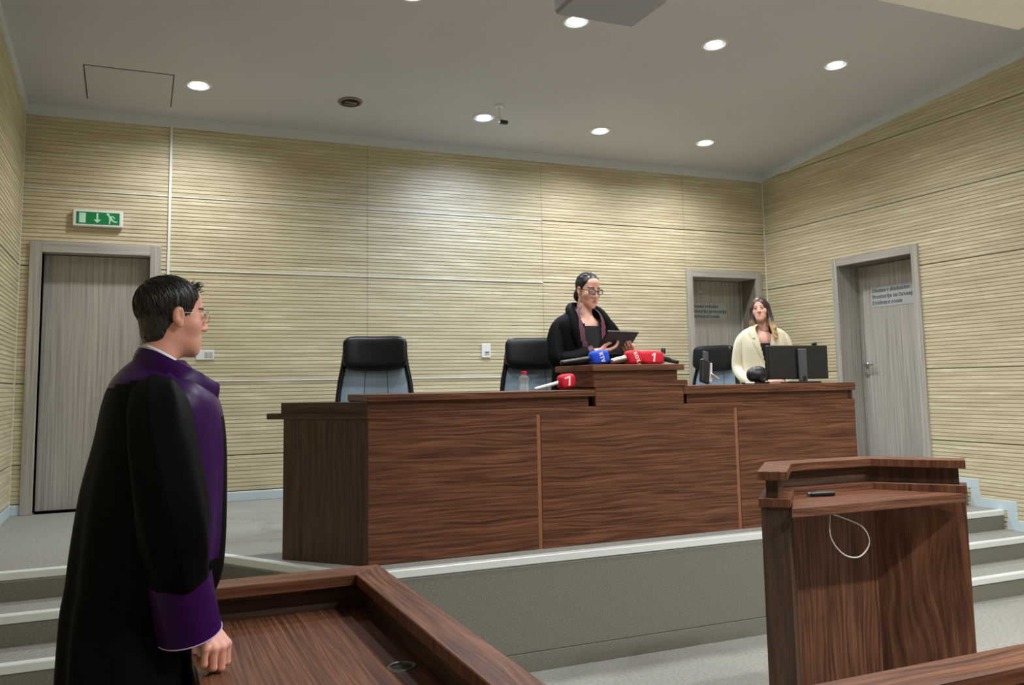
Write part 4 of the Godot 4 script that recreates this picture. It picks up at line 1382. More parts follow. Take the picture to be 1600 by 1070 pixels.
# cloth wrapped round the body: rings [y, cx, cz, half x, half z]; pick(angle, y) names the part a patch belongs to
func loft(rings: Array, seg: int, sub: int, fold: Callable, pick: Callable) -> Dictionary:
	var rows := []
	var ys := []
	for i in rings.size() - 1:
		for j in sub:
			rows.append([i, float(j) / sub])
	rows.append([rings.size() - 2, 1.0])
	var pos := []
	for r in rows:
		var i: int = r[0]
		var t: float = r[1]
		var v := []
		for c in 5:
			v.append(cubic_interpolate(rings[i][c], rings[i + 1][c], rings[maxi(i - 1, 0)][c], rings[mini(i + 2, rings.size() - 1)][c], t))
		var row := PackedVector3Array()
		for k in seg:
			var a := TAU * k / seg
			var sx := signf(sin(a)) * pow(absf(sin(a)), 0.88)
			var cz := signf(cos(a)) * pow(absf(cos(a)), 0.88)
			var g: float = 1.0 + fold.call(a, v[0])
			row.append(Vector3(v[1] + v[3] * sx * g, v[0], v[2] + v[4] * cz * g))
		pos.append(row)
		ys.append(v[0])
	var nor := []
	for i in pos.size():
		var row := PackedVector3Array()
		for k in seg:
			var du: Vector3 = pos[i][(k + 1) % seg] - pos[i][(k + seg - 1) % seg]
			var dv: Vector3 = pos[mini(i + 1, pos.size() - 1)][k] - pos[maxi(i - 1, 0)][k]
			var n := du.cross(dv).normalized()
			var rad := Vector3(pos[i][k].x - rings[0][1], 0.02, pos[i][k].z - rings[0][2])
			row.append(n if n.dot(rad) > 0.0 else -n)
		nor.append(row)
	var out := {}
	for i in pos.size() - 1:
		for k in seg:
			var l := (k + 1) % seg
			var a := TAU * (k + 0.5) / seg
			if a > PI:
				a -= TAU
			var who: String = pick.call(a, (ys[i] + ys[i + 1]) * 0.5)
			if who == "":
				continue
			if not out.has(who):
				out[who] = MB.new()
			var mb: MB = out[who]
			var q := []
			for e in [[i, k], [i, l], [i + 1, l], [i + 1, k]]:
				q.append(mb.vert(pos[e[0]][e[1]], nor[e[0]][e[1]]))
			var g := (mb.v[q[2]] - mb.v[q[0]]).cross(mb.v[q[1]] - mb.v[q[0]])
			if g.dot(mb.n[q[0]]) >= 0.0:
				mb.quad(q[0], q[1], q[2], q[3])
			else:
				mb.quad(q[0], q[3], q[2], q[1])
	return out

# sleeve with soft folds along a smooth path
func sleeve(pts: Array, rad: Array, amp: float, sd: float, seg := 28, n := 22, flat := 1.0, caps := false) -> MB:
	var cv := Curve3D.new()
	for i in pts.size():
		var tg: Vector3 = (pts[mini(i + 1, pts.size() - 1)] - pts[maxi(i - 1, 0)]) * 0.18
		cv.add_point(pts[i], -tg, tg)
	var mb := MB.new()
	var len := cv.get_baked_length()
	var rings := []
	var up := Vector3(0.3, 0.1, 1).normalized()
	for i in n + 1:
		var t := float(i) / n
		var p := cv.sample_baked(len * t, true)
		var d := (cv.sample_baked(minf(len, len * t + 0.01), true) - cv.sample_baked(maxf(0.0, len * t - 0.01), true)).normalized()
		var s := d.cross(up).normalized()
		var w := s.cross(d).normalized()
		var fi := t * (rad.size() - 1)
		var r := lerpf(rad[int(fi)], rad[mini(int(fi) + 1, rad.size() - 1)], fi - int(fi))
		var row := []
		for k in seg:
			var a := TAU * k / seg
			var g := 1.0 + amp * (1.0 - 0.85 * smoothstep(0.8, 1.0, t)) * (0.7 * sin(3.0 * a + sd + t * 2.0) + 0.7 * (1.0 - 2.0 * absf(sin(3.5 * a - sd * 2.0 - t * 2.2))) + 0.45 * sin(2.0 * a + t * 11.0 + sd))
			row.append(mb.vert(p + (s * cos(a) + w * sin(a) * flat) * r * g))
		rings.append(row)
	for i in n:
		for k in seg:
			var l := (k + 1) % seg
			mb.quad(rings[i][k], rings[i][l], rings[i + 1][l], rings[i + 1][k])
	if caps:
		for e in [0, n]:
			var c := mb.vert(cv.sample_baked(len * e / n, true))
			for k in seg:
				mb.tri(c, rings[e][k], rings[e][(k + 1) % seg])
	return mb

func eyes(p: Node, xf: Transform3D, iris: Color, down: float) -> void:
	for s in [-1.0, 1.0]:
		var mb := MB.new()
		var c := Vector3(0.031 * s, 0.0085, 0.0835)
		ball(mb, xf * c, Vector3.ONE * 0.0100 * xf.basis.get_scale().x, xf.basis.orthonormalized(), 16)
		var look := (xf.basis.orthonormalized() * Vector3(0, -down, 1)).normalized()
		for i in mb.v.size():
			var k := (mb.v[i] - xf * c).normalized().dot(look)
			mb.c[i] = lin(16, 12, 10) if k > 0.965 else (iris if k > 0.84 else lin(206, 196, 188))
		var e := part(mb, "eye", M.eye, p)
		var la := []
		for j in 7:
			var u := -1.0 + j / 3.0
			la.append(xf * Vector3(0.031 * s + 0.0135 * u, 0.0150 - down * 0.012 - 0.0045 * u * u, 0.0925 - 0.0055 * u * u))
		part(tube(MB.new(), la, [0.0009, 0.0016, 0.0017, 0.0018, 0.0017, 0.0016, 0.0009], 6), "lashes", M.black_cloth, e)

func spectacles(p: Node, xf: Transform3D, mat: Material, thick: float, called := "spectacles") -> void:
	var g := MB.new()
	var lens := MB.new()
	for s in [-1.0, 1.0]:
		var ring := []
		for k in 21:
			var a := TAU * k / 20
			ring.append(xf * Vector3(s * 0.034 + 0.025 * signf(cos(a)) * pow(absf(cos(a)), 0.75), 0.006 + 0.0175 * signf(sin(a)) * pow(absf(sin(a)), 0.75), 0.108 - 0.010 * absf(s * 0.034 + 0.025 * cos(a)) / 0.06))
		tube(g, ring, [thick], 6, 1.0, Vector3(0.1, 1, 0.2), false)
		tube(g, [xf * Vector3(s * 0.060, 0.014, 0.098), xf * Vector3(s * 0.072, 0.014, 0.085), xf * Vector3(s * 0.080, 0.012, 0.0), xf * Vector3(s * 0.077, 0.0, -0.022)], [thick * 0.9], 6)
		var c := lens.vert(xf * Vector3(s * 0.034, 0.006, 0.103))
		var id := []
		for q in ring:
			id.append(lens.vert(q))
		for k in 20:
			lens.tri(c, id[k], id[k + 1])
	tube(g, [xf * Vector3(-0.010, 0.010, 0.107), xf * Vector3(0, 0.013, 0.110), xf * Vector3(0.010, 0.010, 0.107)], [thick], 6)
	var o := part(g, called, mat, p)
	part(lens, "lens", M.glass, o)

# strands combed over an ellipsoid of the head
func strands(mb: MB, xf: Transform3D, c: Vector3, r: Vector3, count: int, steps: int, step: float, comb: Callable, keep: Callable, tone: Callable, thick: float) -> void:
	for i in count:
		var d := Vector3(rng.randfn(), rng.randfn(), rng.randfn()).normalized()
		var p := c + d * r
		if not keep.call(p):
			continue
		var pts := []
		var rad := []
		var lift := rng.randf_range(0.99, 1.025)
		for j in steps:
			var e := ((p - c) / r).normalized()
			p = c + e * r * lift
			if j > 1 and not keep.call(p):
				break
			pts.append(xf * p)
			rad.append(thick * (1.0 if j < steps - 2 else 0.45))
			var n := (e / r).normalized()
			var t: Vector3 = comb.call(p, i)
			t = (t - n * t.dot(n)).normalized()
			p += t * step
		if pts.size() > 2:
			tube(mb, pts, rad, 4, 1.0, Vector3(0.2, 0.9, 0.3), false, tone.call(i))

func skin_paint(base: Color, lip: Color, brow: Color) -> Callable:
	return func(q: Vector3) -> Color:
		if q.z > 0.06:
			var b := absf(absf(q.x) - 0.031)
			if b < 0.020 and absf(q.y - (0.030 + 0.004 * (1.0 - b / 0.02))) < 0.0042:
				return brow
			if absf(q.x) < 0.021 - absf(q.y + 0.066) * 0.6 and absf(q.y + 0.066) < 0.0115 and q.z > 0.080:
				return lip
		return base

func build_people() -> void:
	build_lawyer()
	build_judge()
	build_clerk()

func build_lawyer() -> void:
	var t := thing("person", "man in black and purple robe with glasses, fist on the table", "person", Vector3(0, 0, -2.65))
	var skin := lin(220, 160, 140)
	var hx := Transform3D(Basis(Vector3.UP, deg_to_rad(109)) * Basis(Vector3.RIGHT, deg_to_rad(2)) * Basis.from_scale(Vector3.ONE * 0.905), Vector3(0.090, 1.722, -0.012))
	# body: trunk turned to face the bench, arms, legs; then head and hands on finer grids
	var turn := Basis(Vector3.UP, deg_to_rad(105))
	var k := 1.08
	var armr := [Vector3(0.04, 1.455, 0.185), Vector3(0.085, 1.16, 0.185), Vector3(0.178, 0.884, 0.03)]
	var arml := [Vector3(0.05, 1.455, -0.185), Vector3(0.02, 1.16, -0.22), Vector3(0.03, 0.90, -0.20)]
	var inv := turn.inverse()
	var bp := body_prims(k, [[inv * armr[0], inv * armr[1], inv * armr[2]], [inv * arml[0], inv * arml[1], inv * arml[2]]], Vector3(0, 0, 0.05), 0.7)
	var mb := MB.new()
	nets(mb, bp, 0.014, Transform3D(turn, Vector3.ZERO), func(_q): return skin)
	nets(mb, head_prims(), 0.0032, hx, skin_paint(skin, lin(178, 104, 92), lin(62, 46, 38)))
	var s := Vector3(0.80, 0.0, -0.60)
	var f := Vector3(0.45, -0.66, 0.60)
	nets(mb, hand_prims(armr[2], f, s, -f.cross(s), [50, 85, 60], 1.13, 0.8), 0.0032, Transform3D.IDENTITY, func(_q): return skin)
	nets(mb, hand_prims(arml[2], Vector3(0.1, -1, 0.05), Vector3(1, 0.1, 0), Vector3(0, 0, 1), [20, 30, 20], 1.06, 0.4), 0.004, Transform3D.IDENTITY, func(_q): return skin)
	part(mb, "body", M.skin, t)
	eyes(t, hx, lin(70, 84, 88), 0.05)
	spectacles(t, hx, plain(206, 190, 178, 0.2, 0.3), 0.0013)
	# hair, short, dark, combed from the crown
	var hair := MB.new()
	var hp := [ell(Vector3(0, 0.041, -0.014), Vector3(0.0805, 0.0905, 0.1015), 0.01), ell(Vector3(0, -0.040, -0.046), Vector3(0.056, 0.060, 0.046), 0.03),
		cutc(Vector3(-0.2, 0.004, 0.118), Vector3(0.2, 0.004, 0.118), 0.078, 0.078, 0.008), cute(Vector3(0, -0.125, 0.05), Vector3(0.13, 0.062, 0.11), 0.006)]
	for sg in [-1.0, 1.0]:
		hp.append(cute(Vector3(0.085 * sg, -0.008, -0.004), Vector3(0.026, 0.034, 0.024), 0.006))
		hp.append(cute(Vector3(0.075 * sg, -0.058, -0.005), Vector3(0.04, 0.040, 0.036), 0.006))
	var nz := FastNoiseLite.new()
	nz.seed = 5
	nz.frequency = 1.0
	var rough := func(q: Vector3) -> float:
		return 0.0035 * nz.get_noise_3d(q.x * 90.0, q.y * 26.0, q.z * 150.0 + q.y * 40.0)
	nets(hair, hp, 0.0034, hx, func(_q): return lin(30, 25, 23), rough)
	var keep := func(q: Vector3) -> bool:
		if Vector2(q.y - 0.004, q.z - 0.118).length() < 0.080: return false
		if q.y < -0.03 and q.z > -0.03: return false
		if absf(q.x) > 0.06 and q.y < 0.025 and q.z > -0.028: return false
		return q.y > -0.05
	strands(hair, hx, Vector3(0, 0.041, -0.014), Vector3(0.0815, 0.0920, 0.1025), 1500, 8, 0.0065,
		func(q: Vector3, i: int): return Vector3(signf(q.x) * 0.25, -0.75 if q.y < 0.10 else -0.15, 0.35 if q.y > 0.06 else 0.1) + Vector3(sin(i * 1.7), 0, cos(i * 2.3)) * 0.18,
		keep, func(i: int): return [lin(28, 23, 21), lin(38, 32, 29), lin(56, 50, 47), lin(24, 20, 19)][i % 4], 0.00115)
	# tousled tuft over the forehead
	for i in 130:
		var u := rng.randf_range(-0.055, 0.055)
		var b := Vector3(u, 0.098 - u * u * 6.0 + rng.randf_range(-0.004, 0.014), rng.randf_range(0.02, 0.070))
		var d := Vector3(u * 2.0 + rng.randf_range(-0.4, 0.4), rng.randf_range(0.5, 1.1), rng.randf_range(0.3, 1.3)).normalized()
		var l := rng.randf_range(0.012, 0.024)
		tube(hair, [hx * b, hx * (b + d * l * 0.6), hx * (b + d * l + Vector3(0, -0.004, 0.004))], [0.0016, 0.0013, 0.0005], 4, 1.0, Vector3(0.3, 0.2, 0.9), false, [lin(30, 25, 22), lin(44, 38, 34)][i % 2])
	part(hair, "hair", M.hair, t)
	# the robe, in one piece with its purple yoke and front panels
	var rings := [[1.600, 0.058, 0.0, 0.070, 0.078], [1.572, 0.056, 0.0, 0.098, 0.120], [1.535, 0.062, 0.0, 0.130, 0.178], [1.475, 0.070, 0.0, 0.156, 0.212], [1.38, 0.070, 0.0, 0.172, 0.212], [1.25, 0.058, 0.0, 0.188, 0.200], [1.10, 0.048, -0.008, 0.197, 0.175], [1.0, 0.038, -0.015, 0.196, 0.160], [0.93, 0.018, -0.02, 0.186, 0.152], [0.85, -0.006, -0.02, 0.166, 0.152], [0.70, -0.008, -0.015, 0.168, 0.165], [0.40, -0.012, -0.005, 0.174, 0.195], [0.06, -0.014, 0.0, 0.182, 0.22]]
	var fold := func(a: float, y: float) -> float:
		var am := clampf((1.45 - y) * 0.06, 0.0, 0.045)
		return am * (sin(9.0 * a + 1.0 + y) * 0.6 + 0.5 * sin(15.0 * a + y * 2.0) + 0.5 * sin(4.0 * a + 2.0))
	var pick := func(a: float, y: float) -> String:
		if y > 1.512 + 0.036 * clampf((rad_to_deg(a) + 95.0) / 80.0, 0.0, 1.0):
			return "yoke"
		var g := rad_to_deg(a)
		if g > 12.0 and g < (62.0 if y < 1.44 else 90.0) and y > 1.05:
			return "front_panel"
		if g > 112.0 and g < 165.0 and y > 0.5:
			return "front_panel"
		return "robe"
	var cl := loft(rings, 96, 5, fold, pick)
	for c in cl.keys():
		part(cl[c], c, M.robe if c == "robe" else M.satin, t)
	# sleeves and cuffs
	part(sleeve([Vector3(0.052, 1.512, 0.110), Vector3(0.056, 1.482, 0.182), Vector3(0.068, 1.39, 0.224), Vector3(0.095, 1.22, 0.222), Vector3(0.112, 1.08, 0.160), Vector3(0.118, 1.015, 0.115)], [0.050, 0.072, 0.085, 0.088, 0.088, 0.084, 0.080], 0.062, 1.3, 64, 48), "sleeve", M.robe, t)
	part(sleeve([Vector3(0.052, 1.512, -0.110), Vector3(0.056, 1.482, -0.182), Vector3(0.05, 1.40, -0.23), Vector3(0.03, 1.20, -0.235), Vector3(0.03, 1.0, -0.215)], [0.055, 0.075, 0.088, 0.090, 0.085, 0.078], 0.028, 2.1, 32, 22), "sleeve", M.robe, t)
	part(sleeve([Vector3(0.118, 1.030, 0.128), Vector3(0.132, 0.955, 0.110), Vector3(0.150, 0.868, 0.092)], [0.082, 0.083, 0.083], 0.008, 0.4, 36, 10), "cuff", M.satin, t)
	part(sleeve([Vector3(0.03, 1.0, -0.215), Vector3(0.032, 0.89, -0.205)], [0.079, 0.076], 0.008, 0.4, 28, 6), "cuff", M.satin, t)
	var pip := []
	for i in 25:
		var a := TAU * i / 24.0
		var d := Vector3(0.016, -0.087, -0.018).normalized()
		var e1 := d.cross(Vector3(0.3, 0.1, 1).normalized()).normalized()
		var e2 := e1.cross(d).normalized()
		pip.append(Vector3(0.150, 0.868, 0.092) + (e1 * cos(a) + e2 * sin(a)) * 0.0835)
	part(tube(MB.new(), pip, [0.0018], 6, 1.0, Vector3(0.3, 1, 0.2), false), "cuff_piping", plain(196, 160, 210, 0.4), t)
	# stand-up collar, open in front
	var col := MB.new()
	var top := [Vector3(0.212, 1.533, -0.10), Vector3(0.165, 1.560, -0.125), Vector3(0.105, 1.590, -0.118), Vector3(0.045, 1.622, -0.088), Vector3(0.012, 1.634, -0.040), Vector3(0.006, 1.636, 0.0), Vector3(0.012, 1.634, 0.045), Vector3(0.050, 1.622, 0.092), Vector3(0.105, 1.592, 0.122), Vector3(0.165, 1.562, 0.118), Vector3(0.215, 1.532, 0.070)]
	var bot := [Vector3(0.200, 1.490, -0.11), Vector3(0.155, 1.510, -0.150), Vector3(0.095, 1.535, -0.150), Vector3(0.035, 1.562, -0.115), Vector3(-0.002, 1.576, -0.055), Vector3(-0.010, 1.578, 0.0), Vector3(-0.002, 1.576, 0.060), Vector3(0.040, 1.562, 0.118), Vector3(0.100, 1.535, 0.155), Vector3(0.160, 1.508, 0.140), Vector3(0.212, 1.487, 0.075)]
	var rows := []
	for i in 41:
		var ft := i / 4.0
		var a := mini(int(ft), 9)
		var u := ft - a
		var p0: Vector3 = (top[a] as Vector3).cubic_interpolate(top[a + 1], top[maxi(a - 1, 0)], top[mini(a + 2, 10)], u)
		var p1: Vector3 = (bot[a] as Vector3).cubic_interpolate(bot[a + 1], bot[maxi(a - 1, 0)], bot[mini(a + 2, 10)], u)
		var row := []
		for j in 6:
			var w := j / 5.0
			var q := p0.lerp(p1, w)
			q += (q - Vector3(0.08, q.y, 0)).normalized() * (0.006 * sin(w * PI) + 0.002 * sin(i * 1.3 + j))
			row.append(q)
		rows.append(row)
	for lay in 2:
		var ids := []
		for r in rows:
			var rr := []
			for q in r:
				rr.append(col.vert(q + (Vector3(0.08, q.y, 0) - q).normalized() * 0.004 * lay))
			ids.append(rr)
		for i in 40:
			for j in 5:
				if lay == 0:
					col.quad(ids[i][j], ids[i + 1][j], ids[i + 1][j + 1], ids[i][j + 1])
				else:
					col.quad(ids[i][j], ids[i][j + 1], ids[i + 1][j + 1], ids[i + 1][j])
	part(col, "collar", M.satin, t)
	# lapel fold below the collar
	var lp := MB.new()
	tube(lp, [Vector3(0.075, 1.555, 0.148), Vector3(0.125, 1.515, 0.165), Vector3(0.165, 1.455, 0.155), Vector3(0.185, 1.40, 0.150)], [0.016, 0.020, 0.016, 0.006], 10, 0.35, Vector3(0.3, 0.5, 0.8))
	part(lp, "front_fold", M.satin, t)
	# shirt collar
	var sc := []
	for i in 29:
		var a := TAU * i / 28.0
		sc.append(Vector3(0.078 - 0.058 * cos(a), 1.600 + 0.034 * cos(a), 0.066 * sin(a)))
	part(tube(MB.new(), sc, [0.009], 8, 1.6, Vector3.UP, false), "shirt_collar", M.shirt, t)
	# press studs on the placket
	for y in [1.455, 1.285]:
		var bt := MB.new()
		var x := 0.222 if y > 1.4 else 0.236
		lathe(bt, Vector3(x, y, 0.045), [[0.0055, 0.0], [0.0055, 0.004], [0.002, 0.005], [0.0, 0.004]], 12, Basis(Vector3.UP, Vector3(0.75, 0, 0.66), Vector3.UP.cross(Vector3(0.75, 0, 0.66))))
		part(bt, "press_stud", M.chrome, t)
	# shoes
	for z in [-0.095, 0.095]:
		part(cushion(MB.new(), turn * Vector3(z, 0.045, 0.06), Vector3(0.105, 0.10, 0.30), 0.7, turn), "shoe", M.leather, t)

func build_judge() -> void:
	var t := thing("person", "woman in black robe with dark glasses reading from a folder", "person", Vector3(2.90, P, -5.42))
	t.rotation.y = deg_to_rad(4)
	var skin := lin(228, 176, 156)
	var hx := Transform3D(Basis(Vector3.UP, deg_to_rad(2)) * Basis(Vector3.RIGHT, deg_to_rad(14)) * Basis.from_scale(Vector3.ONE * 0.98), Vector3(0.022, 1.572, 0.035))
	var ar := [Vector3(-0.19, 1.335, 0.0), Vector3(-0.245, 1.075, 0.06), Vector3(-0.02, 1.135, 0.20)]
	var al := [Vector3(0.19, 1.335, 0.0), Vector3(0.27, 1.09, 0.06), Vector3(0.285, 1.115, 0.17)]
	var mb := MB.new()
	nets(mb, body_prims(0.99, [ar, al], Vector3.ZERO), 0.014, Transform3D.IDENTITY, func(_q): return skin)
	nets(mb, [cap(Vector3(0, 1.30, -0.01), Vector3(0.01, 1.46, 0.005), 0.062, 0.05, 0.03), ell(Vector3(0, 1.30, 0.018), Vector3(0.12, 0.095, 0.080), 0.04)], 0.009, Transform3D.IDENTITY, func(_q): return skin)
	nets(mb, head_prims(), 0.0042, hx, skin_paint(skin, lin(196, 120, 116), lin(60, 42, 38)))
	nets(mb, hand_prims(ar[2], Vector3(0.93, 0.12, 0.28), Vector3(-0.28, 0.1, 0.93), Vector3(-0.1, 1, -0.1), [18, 28, 20], 0.95, 0.6), 0.0042, Transform3D.IDENTITY, func(_q): return skin)
	nets(mb, hand_prims(al[2], Vector3(-0.62, 0.30, 0.55), Vector3(0.5, 0.3, 0.6), Vector3(-0.1, 1, -0.4), [18, 28, 20], 0.95, 0.6), 0.0042, Transform3D.IDENTITY, func(_q): return skin)
	part(mb, "body", M.skin, t)
	eyes(t, hx, lin(60, 40, 28), 0.35)
	spectacles(t, hx, M.black_plastic, 0.0032)
	var hair := MB.new()
	var hp := [ell(Vector3(0, 0.042, -0.016), Vector3(0.0815, 0.089, 0.1015), 0.01), ell(Vector3(-0.01, -0.045, -0.085), Vector3(0.05, 0.055, 0.042), 0.03),
		cutc(Vector3(-0.2, -0.004, 0.118), Vector3(0.2, -0.004, 0.118), 0.092, 0.092, 0.010), cute(Vector3(0, -0.11, 0.05), Vector3(0.13, 0.075, 0.10), 0.008)]
	for sg in [-1.0, 1.0]:
		hp.append(cute(Vector3(0.088 * sg, -0.006, 0.0), Vector3(0.024, 0.032, 0.022), 0.006))
	nets(hair, hp, 0.0042, hx, func(_q): return lin(22, 19, 22))
	var keep := func(q: Vector3) -> bool:
		return Vector2(q.y + 0.004, q.z - 0.118).length() > 0.094 and q.y > -0.02 and not (absf(q.x) > 0.06 and q.y < 0.03 and q.z > -0.03)
	strands(hair, hx, Vector3(0, 0.042, -0.016), Vector3(0.082, 0.090, 0.102), 400, 7, 0.01, func(q: Vector3, _i: int): return Vector3(-q.x * 2.0, -0.25, -1.0), keep, func(i: int): return [lin(20, 17, 20), lin(34, 30, 34)][i % 2], 0.0014)
	part(hair, "hair", M.hair, t)
	# earring
	part(ball(MB.new(), hx * Vector3(-0.080, -0.038, 0.0), Vector3.ONE * 0.005), "earring", M.chrome, t)
	# robe: open in front, burgundy facings
	var rings := [[1.455, 0.0, -0.005, 0.072, 0.070], [1.425, 0.0, -0.005, 0.118, 0.088], [1.385, -0.004, -0.004, 0.185, 0.108], [1.335, -0.008, 0.0, 0.235, 0.124], [1.25, -0.008, 0.002, 0.245, 0.138], [1.10, -0.004, 0.004, 0.235, 0.145], [0.9, 0.0, 0.0, 0.25, 0.155], [0.5, 0.0, 0.0, 0.28, 0.19], [0.08, 0.0, 0.0, 0.31, 0.22]]
	var gap := func(y: float) -> float:
		return 0.066 if y > 1.36 else (lerpf(0.040, 0.066, (y - 1.10) / 0.26) if y > 1.10 else maxf(0.0, 0.040 - (1.10 - y) * 0.4))
	var wide := func(y: float) -> float:
		return lerpf(0.12, 0.24, clampf((1.42 - y) / 0.09, 0.0, 1.0))
	var fold := func(a: float, y: float) -> float:
		return clampf((1.40 - y) * 0.05, 0.0, 0.03) * (sin(8.0 * a + y * 3.0) + 0.6 * sin(13.0 * a + 1.0))
	var pick := func(a: float, y: float) -> String:
		var x: float = absf(sin(a)) * wide.call(y)
		if absf(a) < 1.2:
			var g: float = gap.call(y)
			if x < g: return ""
			if x < g + 0.036: return "facing"
		return "robe"
	var cl := loft(rings, 160, 10, fold, pick)
	for c in cl.keys():
		part(cl[c], c, M.robe if c == "robe" else M.burgundy, t)
	var inner := []
	for r in rings:
		inner.append([r[0], r[1], r[2], r[3] - 0.018, r[4] - 0.012])
	var tp := loft(inner, 64, 4, func(_a, _y): return 0.0, func(a, y): return "top" if (y < 1.318 + 0.3 * absf(a) * absf(a) and absf(a) < 1.1 and y < 1.36 and y > 0.85) else "")
	for c in tp.keys():
		part(tp[c], c, M.black_cloth, t)
	# heavy turned-up collar running down both sides of the opening
	for sg in [-1.0, 1.0]:
		var pts := [Vector3(0.0, 1.475, -0.075), Vector3(0.062 * sg, 1.468, -0.055), Vector3(0.110 * sg, 1.435, 0.0), Vector3(0.128 * sg, 1.375, 0.070), Vector3(0.145 * sg, 1.29, 0.110), Vector3(0.14 * sg, 1.18, 0.128)]
		part(sleeve(pts, [0.022, 0.030, 0.036, 0.036, 0.030, 0.010], 0.02, 0.5 * sg, 20, 24, 1.0, true), "collar", M.robe, t)
	part(ball(MB.new(), Vector3(0.185, 1.275, 0.118), Vector3(0.006, 0.006, 0.004)), "press_stud", M.chrome, t)
	part(sleeve([Vector3(-0.12, 1.365, 0.0), Vector3(-0.19, 1.322, 0.0), Vector3(-0.245, 1.22, 0.02), Vector3(-0.255, 1.09, 0.06), Vector3(-0.18, 1.075, 0.12), Vector3(-0.07, 1.115, 0.18)], [0.045, 0.062, 0.066, 0.072, 0.072, 0.062], 0.05, 0.9, 28, 26), "sleeve", M.robe, t)
	part(sleeve([Vector3(0.12, 1.365, 0.0), Vector3(0.19, 1.322, 0.0), Vector3(0.255, 1.22, 0.02), Vector3(0.28, 1.09, 0.05), Vector3(0.285, 1.095, 0.10), Vector3(0.288, 1.108, 0.145)], [0.045, 0.062, 0.064, 0.068, 0.065, 0.055], 0.05, 2.4, 28, 26), "sleeve", M.robe, t)
	part(sleeve([Vector3(-0.085, 1.108, 0.172), Vector3(-0.040, 1.128, 0.193)], [0.060, 0.056], 0.02, 0.3, 24, 6), "cuff", M.burgundy, t)
	part(sleeve([Vector3(0.288, 1.105, 0.138), Vector3(0.287, 1.113, 0.162)], [0.054, 0.050], 0.02, 0.3, 24, 6), "cuff", M.burgundy, t)
	for s in [-0.09, 0.09]:
		part(cushion(MB.new(), Vector3(s, 0.04, 0.05), Vector3(0.09, 0.08, 0.25), 0.7), "shoe", M.leather, t)
	# the folder she holds
	var fo := thing("folder", "dark grey-violet folder held open by the judge", "folder", Vector3(3.035, 1.785, -5.195))
	var up := Vector3(0.02, 0.62, 0.78).normalized()
	var rt := Vector3(1.0, 0.02, 0.06).normalized()
	rt = (rt - up * rt.dot(up)).normalized()
	fo.basis = Basis(rt, up, rt.cross(up))
	part(box(MB.new(), Vector3(0, 0, 0), Vector3(0.235, 0.23, 0.006), 0.002), "cover", plain(74, 64, 80, 0.5), fo)
	part(box(MB.new(), Vector3(0, 0, -0.006), Vector3(0.222, 0.215, 0.006), 0.001), "pages", M.shirt, fo)
	part(box(MB.new(), Vector3(-0.118, 0, -0.003), Vector3(0.010, 0.232, 0.016), 0.003), "spine", M.black_plastic, fo)
	part(box(MB.new(), Vector3(0.0, 0.115, -0.002), Vector3(0.235, 0.008, 0.012), 0.002), "top_edge", M.black_plastic, fo)

